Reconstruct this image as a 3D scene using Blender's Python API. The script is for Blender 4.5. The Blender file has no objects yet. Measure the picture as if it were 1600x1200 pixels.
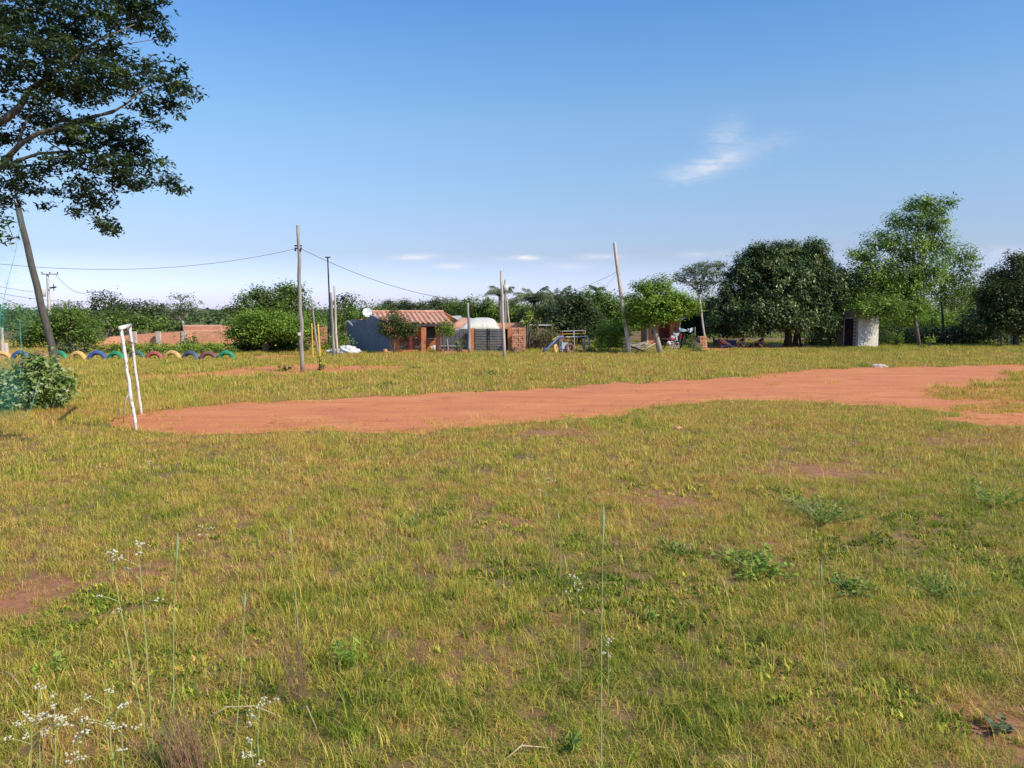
import bpy, math, random
import numpy as np
from mathutils import Vector, Matrix
random.seed(7); rng = np.random.default_rng(11)
sc = bpy.context.scene
col = sc.collection
PI = math.pi

# ------------------------------------------------------------------ camera geometry
F = 1230.0; CH = 2.3; PITCH = math.atan(110.0/F)
cp, sp = math.cos(PITCH), math.sin(PITCH)
def ray(px, py):
    x = (px-800)/F; v = (600-py)/F
    return x, cp+v*sp, -sp+v*cp
def at(px, py, Y):
    """world point seen at a photo pixel at distance Y"""
    x, y, z = ray(px, py); t = Y/y
    return Vector((x*t, Y, CH+z*t))
def G(px, py):
    x, y, z = ray(px, py); t = CH/-z
    return Vector((x*t, y*t, 0))
def gx(px, Y): return at(px, 600, Y).x
def hz(py, Y): return at(800, py, Y).z

# ------------------------------------------------------------------ noise
def _hash(ix, iy, seed):
    h = (ix*374761393 + iy*668265263 + seed*974634777) & 0xffffffff
    h = ((h ^ (h >> 13))*1274126177) & 0xffffffff
    return ((h ^ (h >> 16)) & 0xffff)/65535.0
def vnoise(x, y, seed=0):
    x = np.asarray(x, float); y = np.asarray(y, float)
    ix = np.floor(x).astype(np.int64); iy = np.floor(y).astype(np.int64)
    fx = x-ix; fy = y-iy; fx = fx*fx*(3-2*fx); fy = fy*fy*(3-2*fy)
    a = _hash(ix, iy, seed); b = _hash(ix+1, iy, seed); c = _hash(ix, iy+1, seed); d = _hash(ix+1, iy+1, seed)
    return (a*(1-fx)+b*fx)*(1-fy)+(c*(1-fx)+d*fx)*fy
def fbm(x, y, seed=0, o=4):
    s = 0; a = .5; t = 0
    for k in range(o):
        s = s+a*vnoise(x*2**k, y*2**k, seed+k); t += a; a *= .5
    return s/t
def sstep(a, b, x):
    t = np.clip((x-a)/(b-a), 0, 1); return t*t*(3-2*t)

# ------------------------------------------------------------------ materials
def newmat(name):
    m = bpy.data.materials.new(name); m.use_nodes = True
    nt = m.node_tree; nt.nodes.clear()
    out = nt.nodes.new('ShaderNodeOutputMaterial')
    return m, nt, out
def N(nt, t, **k):
    n = nt.nodes.new(t)
    for a, b in k.items(): setattr(n, a, b)
    return n
def ramp(nt, stops, fac):
    r = N(nt, 'ShaderNodeValToRGB'); e = r.color_ramp.elements
    while len(e) > 1: e.remove(e[0])
    e[0].position = stops[0][0]; e[0].color = (*stops[0][1], 1)
    for p, c in stops[1:]:
        q = e.new(p); q.color = (*c, 1)
    nt.links.new(fac, r.inputs[0]); return r.outputs[0]
def noise(nt, scale, detail=4, rough=.6, vec=None, dist=0):
    n = N(nt, 'ShaderNodeTexNoise'); n.inputs['Scale'].default_value = scale
    n.inputs['Detail'].default_value = detail; n.inputs['Roughness'].default_value = rough
    n.inputs['Distortion'].default_value = dist
    if vec is None: vec = N(nt, 'ShaderNodeNewGeometry').outputs['Position']
    nt.links.new(vec, n.inputs['Vector']); return n.outputs['Fac']
def math_(nt, op, a, b, clamp=False):
    n = N(nt, 'ShaderNodeMath', operation=op); n.use_clamp = clamp
    for i, q in enumerate((a, b)):
        if isinstance(q, (int, float)): n.inputs[i].default_value = q
        else: nt.links.new(q, n.inputs[i])
    return n.outputs[0]
def mixc(nt, fac, a, b, mode='MIX'):
    n = N(nt, 'ShaderNodeMix', data_type='RGBA', blend_type=mode)
    for s, q in ((n.inputs[0], fac), (n.inputs[6], a), (n.inputs[7], b)):
        if isinstance(q, (int, float)): s.default_value = q
        elif isinstance(q, tuple): s.default_value = (*q, 1)
        else: nt.links.new(q, s)
    return n.outputs[2]
def princ(nt, out, color, rough=.8, bump=None, bstr=.3, metal=0, bdist=.02):
    p = N(nt, 'ShaderNodeBsdfPrincipled')
    if isinstance(color, tuple): p.inputs['Base Color'].default_value = (*color, 1)
    else: nt.links.new(color, p.inputs['Base Color'])
    p.inputs['Roughness'].default_value = rough; p.inputs['Metallic'].default_value = metal
    if bump is not None:
        b = N(nt, 'ShaderNodeBump'); b.inputs['Strength'].default_value = bstr; b.inputs['Distance'].default_value = bdist
        nt.links.new(bump, b.inputs['Height']); nt.links.new(b.outputs[0], p.inputs['Normal'])
    nt.links.new(p.outputs[0], out.inputs[0]); return p
def mottled(name, c1, c2, scale=3, rough=.8, bstr=.3, c3=None, metal=0, stretch=None):
    """two or three tone weathered surface"""
    m, nt, out = newmat(name)
    vec = N(nt, 'ShaderNodeNewGeometry').outputs['Position']
    if stretch:
        mp = N(nt, 'ShaderNodeMapping'); mp.inputs['Scale'].default_value = stretch
        nt.links.new(vec, mp.inputs[0]); vec = mp.outputs[0]
    f = noise(nt, scale, 6, .65, vec); f2 = noise(nt, scale*6, 4, .6, vec)
    st = [(.32, c1), (.62, c2)]
    if c3: st.append((.72, c3))
    c = ramp(nt, st, f)
    c = mixc(nt, .35, c, ramp(nt, [(.3, (.35, .35, .35)), (.7, (1, 1, 1))], f2), 'MULTIPLY')
    princ(nt, out, c, rough, f2, bstr, metal); return m
_fm = {}
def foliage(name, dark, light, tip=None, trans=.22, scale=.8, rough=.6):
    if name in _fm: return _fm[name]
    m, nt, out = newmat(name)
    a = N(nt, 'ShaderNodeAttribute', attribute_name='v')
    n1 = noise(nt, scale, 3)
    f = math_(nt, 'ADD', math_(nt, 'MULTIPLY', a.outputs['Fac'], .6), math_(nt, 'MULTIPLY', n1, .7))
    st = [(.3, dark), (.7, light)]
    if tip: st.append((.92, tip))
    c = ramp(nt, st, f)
    p = N(nt, 'ShaderNodeBsdfPrincipled'); p.inputs['Roughness'].default_value = rough
    p.inputs['Specular IOR Level'].default_value = .3
    nt.links.new(c, p.inputs['Base Color'])
    t = N(nt, 'ShaderNodeBsdfTranslucent')
    nt.links.new(mixc(nt, .6, c, (light[0]*1.6, light[1]*1.7, light[2]*.8)), t.inputs[0])
    mx = N(nt, 'ShaderNodeMixShader'); mx.inputs[0].default_value = trans
    nt.links.new(p.outputs[0], mx.inputs[1]); nt.links.new(t.outputs[0], mx.inputs[2])
    nt.links.new(mx.outputs[0], out.inputs[0]); _fm[name] = m; return m
def brickmat(name, c1, c2, mortar, scale=4.0, bw=.5, bh=.25, ms=.02):
    m, nt, out = newmat(name)
    g = N(nt, 'ShaderNodeNewGeometry'); s = N(nt, 'ShaderNodeSeparateXYZ'); nt.links.new(g.outputs['Position'], s.inputs[0])
    cb = N(nt, 'ShaderNodeCombineXYZ'); nt.links.new(math_(nt, 'ADD', s.outputs[0], s.outputs[1]), cb.inputs[0]); nt.links.new(s.outputs[2], cb.inputs[1])
    b = N(nt, 'ShaderNodeTexBrick'); b.inputs['Scale'].default_value = scale
    b.inputs['Brick Width'].default_value = bw; b.inputs['Row Height'].default_value = bh; b.inputs['Mortar Size'].default_value = ms
    b.inputs['Color1'].default_value = (*c1, 1); b.inputs['Color2'].default_value = (*c2, 1); b.inputs['Mortar'].default_value = (*mortar, 1)
    nt.links.new(cb.outputs[0], b.inputs[0])
    c = mixc(nt, .6, b.outputs[0], ramp(nt, [(.3, (.55, .5, .48)), (.65, (1.05, 1.03, 1))], noise(nt, 1.6, 6, .7)), 'MULTIPLY')
    princ(nt, out, c, .9, b.outputs['Fac'], -.4); return m
M = {}
M['wood_grey'] = mottled('weathered_wood', (.18, .16, .14), (.44, .4, .35), 1.5, .85, .5, stretch=(9, 9, .8))
M['wood_pale'] = mottled('pale_wood', (.36, .3, .24), (.72, .6, .5), 1.5, .85, .5, stretch=(9, 9, .8))
M['wood_dark'] = mottled('dark_wood', (.055, .05, .045), (.13, .11, .09), 2.5, .85, .5, stretch=(9, 9, .8))
M['bark'] = mottled('bark', (.10, .085, .065), (.26, .21, .16), 3, .9, .8, stretch=(6, 6, 1))
M['bark_pale'] = mottled('pale_bark', (.3, .25, .19), (.55, .46, .36), 3, .9, .6, stretch=(6, 6, 1))
M['bark_dark'] = mottled('dark_bark', (.03, .026, .022), (.09, .07, .055), 3, .9, .6)
M['concrete'] = mottled('concrete', (.42, .41, .38), (.62, .6, .56), 3, .85, .3)
M['dark_metal'] = mottled('dark_metal', (.02, .02, .022), (.05, .05, .055), 6, .5, .1, metal=.4)
M['blue_wall'] = mottled('blue_grey_render', (.19, .215, .27), (.25, .275, .33), 1.2, .85, .25)
M['white_paint'] = mottled('white_paint', (.55, .54, .5), (.8, .79, .76), 4, .5, .1)
M['white'] = mottled('white_cloth', (.68, .68, .66), (.82, .82, .8), 2, .8, .2)
M['tarp'] = mottled('pale_tarp', (.62, .58, .46), (.88, .85, .72), 3, .7, .5, stretch=(4, 1, 1))
M['brick'] = brickmat('orange_brick', (.74, .25, .09), (.56, .165, .06), (.42, .28, .2))
M['brick_wall'] = brickmat('boundary_brick', (.78, .34, .19), (.62, .24, .13), (.55, .4, .32), 3)
M['brick_pale'] = brickmat('pale_brick', (.78, .42, .26), (.66, .29, .16), (.3, .14, .09), 4, .6, .42, .03)
M['brick_old'] = brickmat('old_brick', (.26, .15, .12), (.17, .11, .09), (.34, .3, .26), 4)
M['tile'] = mottled('terracotta_tile', (.54, .24, .15), (.78, .44, .29), 2.2, .85, .3, (.75, .55, .42))
M['gate'] = mottled('grey_gate_paint', (.09, .085, .085), (.14, .13, .13), 2, .6, .1)
M['sheet'] = mottled('grey_sheet', (.10, .10, .11), (.16, .16, .17), 2, .6, .1)
M['glass'] = mottled('dark_glass', (.02, .025, .025), (.05, .06, .055), 3, .15, .0)
M['dark'] = mottled('dark_interior', (.012, .011, .011), (.03, .028, .026), 3, .9, .0)
M['rustred'] = mottled('red_paint', (.28, .03, .03), (.42, .06, .05), 4, .5, .1)
M['yellow'] = mottled('yellow_paint', (.6, .36, .05), (.75, .5, .1), 5, .55, .2)
M['bluep'] = mottled('blue_paint', (.06, .1, .22), (.12, .18, .34), 4, .5, .2)
M['blue_lt'] = mottled('pale_blue_cloth', (.35, .42, .52), (.5, .58, .68), 4, .8, .2)
M['grey_lt'] = mottled('light_grey_metal', (.5, .49, .46), (.72, .7, .66), 5, .45, .1)
M['stone'] = mottled('stone', (.45, .36, .3), (.72, .62, .55), 8, .9, .5)
M['straw'] = mottled('dry_stem', (.42, .32, .17), (.6, .48, .28), 20, .8, .1)
M['wire'] = mottled('wire', (.05, .05, .055), (.09, .09, .1), 5, .6, 0)
M['floret'] = mottled('white_floret', (.5, .46, .3), (.7, .66, .48), 30, .8, .1)
M['shed_white'] = mottled('mottled_whitewash', (.38, .33, .28), (.68, .63, .58), 1.6, .85, .4)  # whitewash mottled between a darker and a lighter tone
# ------------------------------------------------------------------ object helpers
def tag(o, label=None, cat=None, group=None, kind=None):
    if label: o['label'] = label
    if cat: o['category'] = cat
    if group: o['group'] = group
    if kind: o['kind'] = kind
    return o
def empty(name, loc, label, cat, group=None):
    o = bpy.data.objects.new(name, None); col.objects.link(o); o.location = loc
    o.empty_display_size = .2
    return tag(o, label, cat, group)
def npmesh(name, V, Fq, mat, parent=None, attr=None, smooth=False, link=True):
    """V (n,3), Fq (m,3|4) -> object"""
    V = np.asarray(V, np.float32)
    if parent is not None:
        V = V-np.array(parent_origin(parent), np.float32)
    me = bpy.data.meshes.new(name); n = len(V); Fq = np.asarray(Fq, np.int32); k = Fq.shape[1]
    me.vertices.add(n); me.vertices.foreach_set('co', V.ravel())
    me.loops.add(Fq.size); me.loops.foreach_set('vertex_index', Fq.ravel())
    me.polygons.add(len(Fq)); me.polygons.foreach_set('loop_start', np.arange(0, Fq.size, k, dtype=np.int32))
    me.update(calc_edges=True)
    if smooth: me.polygons.foreach_set('use_smooth', np.ones(len(Fq), bool))
    if attr is not None:
        a = me.attributes.new('v', 'FLOAT', 'POINT'); a.data.foreach_set('value', np.asarray(attr, np.float32))
    me.materials.append(mat)
    o = bpy.data.objects.new(name, me)
    if link: col.objects.link(o)
    if parent is not None: o.parent = parent
    return o
def parent_origin(p):
    v = Vector((0, 0, 0))
    while p is not None:
        v = v+p.location; p = p.parent
    return v
class MB:
    def __init__(s): s.v = []; s.f = []
    def add(s, vs, fs):
        o = len(s.v); s.v += [tuple(q) for q in vs]; s.f += [tuple(i+o for i in f) for f in fs]; return s
    def box(s, x0, x1, y0, y1, z0, z1):
        return s.add([(x, y, z) for z in (z0, z1) for x, y in ((x0, y0), (x1, y0), (x1, y1), (x0, y1))],
                     [(3, 2, 1, 0), (4, 5, 6, 7), (0, 1, 5, 4), (1, 2, 6, 5), (2, 3, 7, 6), (3, 0, 4, 7)])
    def slab(s, a, b, th, z0, z1):
        """upright slab from ground point a to b with thickness th; z0,z1 numbers or (at a, at b)"""
        a = Vector(a[:2]).to_3d(); b = Vector(b[:2]).to_3d(); d = (b-a).normalized(); n = Vector((-d.y, d.x, 0))*th/2
        za0, zb0 = z0 if isinstance(z0, tuple) else (z0, z0); za1, zb1 = z1 if isinstance(z1, tuple) else (z1, z1)
        P = []
        for za, zb in ((za0, zb0), (za1, zb1)):
            for q, z in ((a-n, za), (b-n, zb), (b+n, zb), (a+n, za)): P.append((q.x, q.y, z))
        return s.add(P, [(3, 2, 1, 0), (4, 5, 6, 7), (0, 1, 5, 4), (1, 2, 6, 5), (2, 3, 7, 6), (3, 0, 4, 7)])
    def tube(s, pts, rads, n=8, cap=True):
        pts = [Vector(p) for p in pts]
        if isinstance(rads, (int, float)): rads = [rads]*len(pts)
        rings = []; ref = None
        for i, p in enumerate(pts):
            d = (pts[min(i+1, len(pts)-1)]-pts[max(i-1, 0)]).normalized()
            if ref is None: ref = Vector((0, 1, 0)) if abs(d.y) < .8 else Vector((1, 0, 0))
            u = d.cross(ref).normalized(); w = d.cross(u).normalized(); ref = -w if False else ref
            rings.append([p+(u*math.cos(2*PI*k/n)+w*math.sin(2*PI*k/n))*rads[i] for k in range(n)])
        o = len(s.v)
        for r in rings: s.v += [tuple(q) for q in r]
        for i in range(len(rings)-1):
            for k in range(n):
                a = o+i*n+k; b = o+i*n+(k+1) % n; s.f.append((a, b, b+n, a+n))
        if cap:
            s.f.append(tuple(o+k for k in range(n))[::-1]); e = o+(len(rings)-1)*n; s.f.append(tuple(e+k for k in range(n)))
        return s
    def ball(s, c, r, seg=8, rings=5, sc_=(1, 1, 1), jit=0):
        c = Vector(c); vs = []; fs = []
        for i in range(rings+1):
            th = PI*i/rings
            for k in range(seg):
                ph = 2*PI*k/seg; q = r*(1+random.uniform(-jit, jit))
                vs.append((c.x+q*sc_[0]*math.sin(th)*math.cos(ph), c.y+q*sc_[1]*math.sin(th)*math.sin(ph), c.z+q*sc_[2]*math.cos(th)))
        for i in range(rings):
            for k in range(seg):
                a = i*seg+k; b = i*seg+(k+1) % seg; fs.append((a, a+seg, b+seg, b))
        return s.add(vs, fs)
    def build(s, name, mat, parent=None, smooth=False, bevel=0):
        po = parent_origin(parent) if parent is not None else Vector((0, 0, 0))
        me = bpy.data.meshes.new(name)
        me.from_pydata([(x-po.x, y-po.y, z-po.z) for x, y, z in s.v], [], s.f); me.validate(); me.update()
        if smooth:
            for p in me.polygons: p.use_smooth = True
        me.materials.append(mat); o = bpy.data.objects.new(name, me); col.objects.link(o)
        if parent is not None: o.parent = parent
        if bevel:
            b = o.modifiers.new('bevel', 'BEVEL'); b.width = bevel; b.segments = 2; b.limit_method = 'ANGLE'
        return o
def single(mb, name, mat, label, cat, group=None, smooth=False, origin=None, bevel=0):
    """a thing that is one mesh"""
    o = mb.build(name, mat, None, smooth, bevel)
    v = np.array(mb.v); c = Vector((float(v[:, 0].mean()), float(v[:, 1].mean()), float(v[:, 2].min()))) if origin is None else Vector(origin)
    o.data.transform(Matrix.Translation(-c)); o.location = c
    return tag(o, label, cat, group)
def copy_tree(o, parent=None):
    c = o.copy(); col.objects.link(c); c.parent = parent
    for ch in list(o.children): copy_tree(ch, c)
    return c

# ------------------------------------------------------------------ foliage generators
def leaf_quads(C, size, up=.35, aspect=.5, outdir=None, droop=0):
    n = len(C); a = rng.normal(size=(n, 3)); a /= np.linalg.norm(a, axis=1)[:, None]+1e-9
    nrm = rng.normal(size=(n, 3)); nrm /= np.linalg.norm(nrm, axis=1)[:, None]+1e-9
    nrm[:, 2] = np.abs(nrm[:, 2])
    nrm = nrm*(1-up)+np.array([0, 0, up])
    if outdir is not None: nrm = nrm+outdir*.55
    nrm /= np.linalg.norm(nrm, axis=1)[:, None]+1e-9
    u = np.cross(nrm, a); u /= np.linalg.norm(u, axis=1)[:, None]+1e-9
    u[:, 2] -= droop; w = np.cross(nrm, u)
    s = (size*rng.uniform(.6, 1.35, n))[:, None]
    V = np.stack([C-u*s*.5, C+w*s*.5*aspect+u*s*.05, C+u*s*.5, C-w*s*.5*aspect+u*s*.05], 1).reshape(-1, 3)
    Fq = np.arange(4*n).reshape(-1, 4)
    return V, Fq
def crown_pts(blobs, dens, clump, per, flat=.7, core=.25):
    """blobs: (cx,cy,cz,rx,ry,rz). leaves gathered in clumps near the shell, some in the core"""
    Cs = []; Os = []; Vs = []
    for (cx, cy, cz, rx, ry, rz) in blobs:
        area = 4*PI*((rx*ry)**1.6/3+(rx*rz)**1.6/3+(ry*rz)**1.6/3)**(1/1.6)
        nc = max(6, int(area*dens))
        d = rng.normal(size=(nc, 3)); d /= np.linalg.norm(d, axis=1)[:, None]
        r = 1-np.abs(rng.normal(0, .16, nc)); ins = rng.random(nc) < core; r[ins] = rng.uniform(.2, .8, ins.sum())
        r *= .88+.24*vnoise(d[:, 0]*2.3+cx*3, d[:, 2]*2.3+d[:, 1]*2+cz, 5)
        cc = np.array([cx, cy, cz])+d*np.array([rx, ry, rz])*r[:, None]
        cs = clump*rng.uniform(.6, 1.3, nc); cv = rng.random(nc)
        k = rng.poisson(per, nc)+1
        idx = np.repeat(np.arange(nc), k)
        off = rng.normal(size=(len(idx), 3))*.5; off[:, 2] *= flat
        P = cc[idx]+off*cs[idx][:, None]
        Cs.append(P); Os.append(d[idx]); Vs.append(np.clip(cv[idx]*.55+rng.random(len(idx))*.45-(ins[idx]*.3), 0, 1))  # core leaves toned darker, painting shade inside the crown
    P = np.concatenate(Cs); O = np.concatenate(Os); v = np.concatenate(Vs)
    k = P[:, 2] > .03
    return P[k], O[k], v[k]
def px_blobs(bl, Y, dy=None):
    out = []
    for b in bl:
        px, py, rx, ry = b[:4]; yo = b[4] if len(b) > 4 else 0; rd = b[5] if len(b) > 5 else None
        p = at(px, py, Y+yo); s = (Y+yo)/F
        out.append((p.x, Y+yo, p.z, rx*s, rd if rd else max(rx, ry)*s*.85, ry*s))
    return out
def lobes(bl, k=7, r=(10, 17), seed=1):
    """add smaller rounded lobes on the shell of the crown blobs"""
    q = random.Random(seed); out = [list(b)[:2]+[b[2]*.88, b[3]*.88]+list(b)[4:] for b in bl]
    for b in bl:
        n = max(2, int(k*(b[2]*b[3])**.5/30))
        for i in range(n):
            a = q.uniform(0, 2*PI); e = q.uniform(.35, .92); rr = q.uniform(*r); dy = (b[4] if len(b) > 4 else 0)-math.sqrt(max(0, 1-e*e))*max(b[2], b[3])*.85*50/F*q.choice((1, 1, 1, -.6))
            out.append([b[0]+math.cos(a)*b[2]*e, b[1]+math.sin(a)*b[3]*e, rr, rr*.85, dy])
    return out
def tree(name, label, px, Y, bl, mat, leaf=.2, dens=5, clump=.5, per=9, trunk=.15, bark='bark', base=None, limbs=True,
         up=.35, aspect=.5, flat=.7, core=.25, group=None, cat='tree', droop=0, tpath=None, partname='crown', basepy=None):
    bx = gx(px, Y); root = empty(name, (bx, Y, 0), label, cat, group)
    blobs = px_blobs(bl, Y)
    mb = MB()
    top = max(blobs, key=lambda b: b[2]); low = min(b[2]-b[5]*.5 for b in blobs); cx = sum(b[0] for b in blobs)/len(blobs)
    fork = max(.4, low*.9+.2)
    if tpath: tp = [at(q[0], q[1], Y) for q in tpath]; tp[0].z = -.05
    else: tp = [Vector((bx, Y, -.05)), Vector((bx+random.uniform(-.1, .1), Y, fork*.5)), Vector((bx*.8+cx*.2, Y, fork))]
    mb.tube(tp, [trunk*1.25]+[trunk*.95]*(len(tp)-2)+[trunk*.8], 9)
    if limbs:
        f = tp[-1]
        for b in blobs:
            e = Vector((b[0], b[1], b[2])); m = f.lerp(e, .5)+Vector((random.uniform(-.3, .3), random.uniform(-.3, .3), random.uniform(0, .3)))*min(1, trunk*5)
            mb.tube([f-Vector((0, 0, trunk)), m, e], [trunk*.6, trunk*.38, trunk*.12], 6)
            for k in range(3):
                d = Vector((random.uniform(-1, 1)*b[3], random.uniform(-1, 1)*b[4], random.uniform(-.4, .9)*b[5]))*.75
                mb.tube([m.lerp(e, random.random()*.6), e+d*.6, e+d], [trunk*.25, trunk*.14, trunk*.05], 5)
    mb.build('trunk', M[bark], root, True)
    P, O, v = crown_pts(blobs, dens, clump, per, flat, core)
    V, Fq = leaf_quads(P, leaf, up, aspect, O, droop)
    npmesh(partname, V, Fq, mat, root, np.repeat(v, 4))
    return root
def bush(name, label, px, Y, bl, mat, leaf=.15, dens=8, clump=.35, per=10, group=None, cat='bush', up=.3, aspect=.55, stems=6, droop=0):
    """a shrub: several stems from the ground and a leafy mass"""
    bx = gx(px, Y); root = empty(name, (bx, Y, 0), label, cat, group)
    blobs = px_blobs(bl, Y); mb = MB()
    for b in blobs:
        for k in range(stems):
            s = Vector((bx*.3+b[0]*.7+random.uniform(-.15, .15), b[1]+random.uniform(-.1, .1), -.03))
            e = Vector((b[0]+random.uniform(-.7, .7)*b[3], b[1]+random.uniform(-.7, .7)*b[4], b[2]+random.uniform(0, .8)*b[5]))
            mb.tube([s, s.lerp(e, .5)+Vector((random.uniform(-.1, .1), 0, .1)), e], [.03, .02, .008], 5)
    mb.build('stems', M['bark'], root, True)
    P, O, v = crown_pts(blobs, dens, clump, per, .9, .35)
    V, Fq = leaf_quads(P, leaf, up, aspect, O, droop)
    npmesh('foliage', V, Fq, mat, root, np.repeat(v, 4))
    return root

# ------------------------------------------------------------------ field: ground, dirt, hills
DIRT = [(178,657),(205,649),(240,644),(300,636),(380,630),(470,626),(560,622),(650,617),(740,612),(850,607),(925,602),(948,597),(1000,599),(1066,594),(1170,588),(1270,578),(1380,574),(1500,572),(1600,570),(1760,568),
        (1900,600),(1900,672),(1600,667),(1530,663),(1455,656),(1492,645),(1440,640),(1380,636),(1300,630),(1200,627),(1150,626),(1066,632),(1000,641),(955,653),(900,652),(850,656),(800,663),(720,669),(650,681),(610,677),(560,674),(400,678),(300,677),(215,675),(188,669)]
TRACK = [(150,592),(300,583),(400,573),(480,569),(560,570),(640,573),(610,580),(540,582),(470,586),(350,590),(230,594)]
YARD = [(1075,546),(1110,538),(1190,537),(1300,539),(1310,543),(1260,546),(1200,545),(1130,548)]
TYREDIRT = [(330,562),(360,557),(460,555),(520,556),(440,561)]
LEFTDIRT = [(-60,560),(-40,548),(30,549),(48,553),(20,562)]
ISL = [(1446,620,1475,606,1530,601,1620,598,1700,610,1700,624,1560,628,1490,625), (1478,641,1540,632,1700,628,1700,643,1560,647),(1568,596,1585,583,1660,580,1700,598,1600,601)]
def wpoly(pp): return [tuple(G(a, b)[:2]) for a, b in pp]
def dens_outline(poly, step, amp, seed):
    out = []; n = len(poly)
    for i in range(n):
        a = Vector(poly[i]); b = Vector(poly[(i+1) % n]); L = (b-a).length; k = max(1, int(L/step))
        for j in range(k): out.append(a.lerp(b, j/k))
    res = []
    for p in out:
        d = amp*max(.5, p.y/20)
        res.append((p.x+d*(float(fbm(p.x*1.3, p.y*1.3, seed))-.5)*2, p.y+d*2.0*(float(fbm(p.x*1.3+50, p.y*1.3, seed+9, 5))-.5)*2))
    return res
def inpoly(x, y, poly):
    x = np.asarray(x); y = np.asarray(y); c = np.zeros(x.shape, bool); n = len(poly); j = n-1
    for i in range(n):
        xi, yi = poly[i]; xj, yj = poly[j]
        if yi != yj:
            c ^= ((yi > y) != (yj > y)) & (x < (xj-xi)*(y-yi)/(yj-yi)+xi)
        j = i
    return c
W_DIRT = dens_outline(wpoly(DIRT), .25, .35, 3); W_TRACK = dens_outline(wpoly(TRACK), .6, .4, 5)
W_YARD = dens_outline(wpoly(YARD), .8, .4, 6); W_TY = dens_outline(wpoly(TYREDIRT), .8, .4, 7); W_LD = dens_outline(wpoly(LEFTDIRT), .8, .4, 8)
W_ISL = [dens_outline(wpoly(list(zip(p[::2], p[1::2]))), .25, .2, 20+i) for i, p in enumerate(ISL)]
BARE = [(875,677,70,7,.9),(1060,785,50,16,.8),(1270,735,90,14,.9),(30,935,70,40,1.0),(320,815,60,15,.5),(780,820,70,20,.5),(1560,1130,80,60,.8),(1480,690,60,8,.4),(985,770,40,12,.5),(500,640,60,4,.3),(700,870,40,18,.4),(240,890,60,20,.5),(910,575,20,3,.6)]
BW = []
for (px, py, rx, ry, s) in BARE:
    c = G(px, py); BW.append((c.x, c.y, rx/F*c.y, abs(G(px, py-ry).y-G(px, py+ry).y)/2, s))
def bare(x, y):
    b = sstep(.6, .85, fbm(x*.55, y*.55, 40, 5))*.3+sstep(.62, .85, fbm(x*2.3, y*2.3, 44, 3))*.3
    b = b*sstep(46, 25, y)
    for (cx, cy, rx, ry, s) in BW:
        r2 = ((x-cx)/rx)**2+((y-cy)/ry)**2
        b = b+s*np.exp(-r2)*(.5+fbm(x*3, y*3, 60))
    return np.clip(b, 0, 1)
# ground material
m, nt, out = newmat('field_soil')
a = N(nt, 'ShaderNodeAttribute', attribute_name='v'); n1 = noise(nt, .35, 6, .7); n2 = noise(nt, 9, 6, .7); n3 = noise(nt, 2.2, 5, .7)
gcol = ramp(nt, [(.3, (.12, .11, .03)), (.5, (.22, .15, .055)), (.68, (.3, .17, .075))], n1)
gcol = mixc(nt, .7, gcol, ramp(nt, [(.3, (.35, .35, .35)), (.7, (1.1, 1.05, 1))], n2), 'MULTIPLY')
soil = ramp(nt, [(.3, (.22, .09, .038)), (.7, (.46, .2, .09))], n2)
fac = math_(nt, 'ADD', a.outputs['Fac'], math_(nt, 'MULTIPLY', math_(nt, 'SUBTRACT', n3, .42), 1.1), True)
princ(nt, out, mixc(nt, fac, gcol, soil), .95, n2, .6, bdist=.03); M['soil'] = m
m, nt, out = newmat('red_dirt')
mp = N(nt, 'ShaderNodeMapping'); mp.inputs['Scale'].default_value = (.6, 1.8, 1); nt.links.new(N(nt, 'ShaderNodeNewGeometry').outputs['Position'], mp.inputs[0])
n1 = noise(nt, .7, 8, .72, mp.outputs[0], .8); n2 = noise(nt, 14, 6, .75); n3 = noise(nt, 70, 3, .7)
c = ramp(nt, [(.25, (.42, .135, .05)), (.42, (.6, .2, .075)), (.56, (.68, .245, .085)), (.74, (.76, .34, .145))], n1)
c = mixc(nt, .55, c, ramp(nt, [(.34, (.5, .46, .44)), (.6, (1.06, 1.04, 1.02))], n2), 'MULTIPLY')
c = mixc(nt, ramp(nt, [(.66, (0, 0, 0)), (.72, (.5, .5, .5))], n3), c, (.34, .14, .07))
princ(nt, out, c, .95, n2, .5, bdist=.02); M['dirt'] = m
def axis(fine0, fine1, st, far, ratio=1.09):
    a = list(np.arange(fine0, fine1, st)); s = st; x = a[-1]; hi = []
    while x < far: s *= ratio; x += s; hi.append(x)
    s = st; x = fine0; lo = []
    while x > -far: s *= 1.16; x -= s; lo.append(x)
    return np.array(lo[::-1]+a+hi)
xs = axis(-14, 14, .14, 2600); ys = axis(2, 24, .14, 2600)
X, Y_ = np.meshgrid(xs, ys); nx, ny = len(xs), len(ys)
att = bare(X, Y_)
V = np.stack([X.ravel(), Y_.ravel(), np.zeros(X.size)], 1)
I = np.arange(nx*ny).reshape(ny, nx); Fq = np.stack([I[:-1, :-1], I[:-1, 1:], I[1:, 1:], I[1:, :-1]], -1).reshape(-1, 4)
tag(npmesh('ground', V, Fq, M['soil'], None, att.ravel()), kind='structure', label='grassy field of dry and green turf with bare soil spots')
def sheet(name, poly, z, mat, label):
    import bmesh
    me = bpy.data.meshes.new(name); bm = bmesh.new()
    vs = [bm.verts.new((p[0], p[1], z)) for p in poly]
    es = [bm.edges.new((vs[i], vs[(i+1) % len(vs)])) for i in range(len(vs))]
    bmesh.ops.triangle_fill(bm, use_beauty=True, use_dissolve=False, edges=es)
    for f in bm.faces:
        if f.normal.z < 0: f.normal_flip()
    bm.to_mesh(me); bm.free(); me.materials.append(mat)
    o = bpy.data.objects.new(name, me); col.objects.link(o); tag(o, label, kind='structure'); return o
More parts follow.
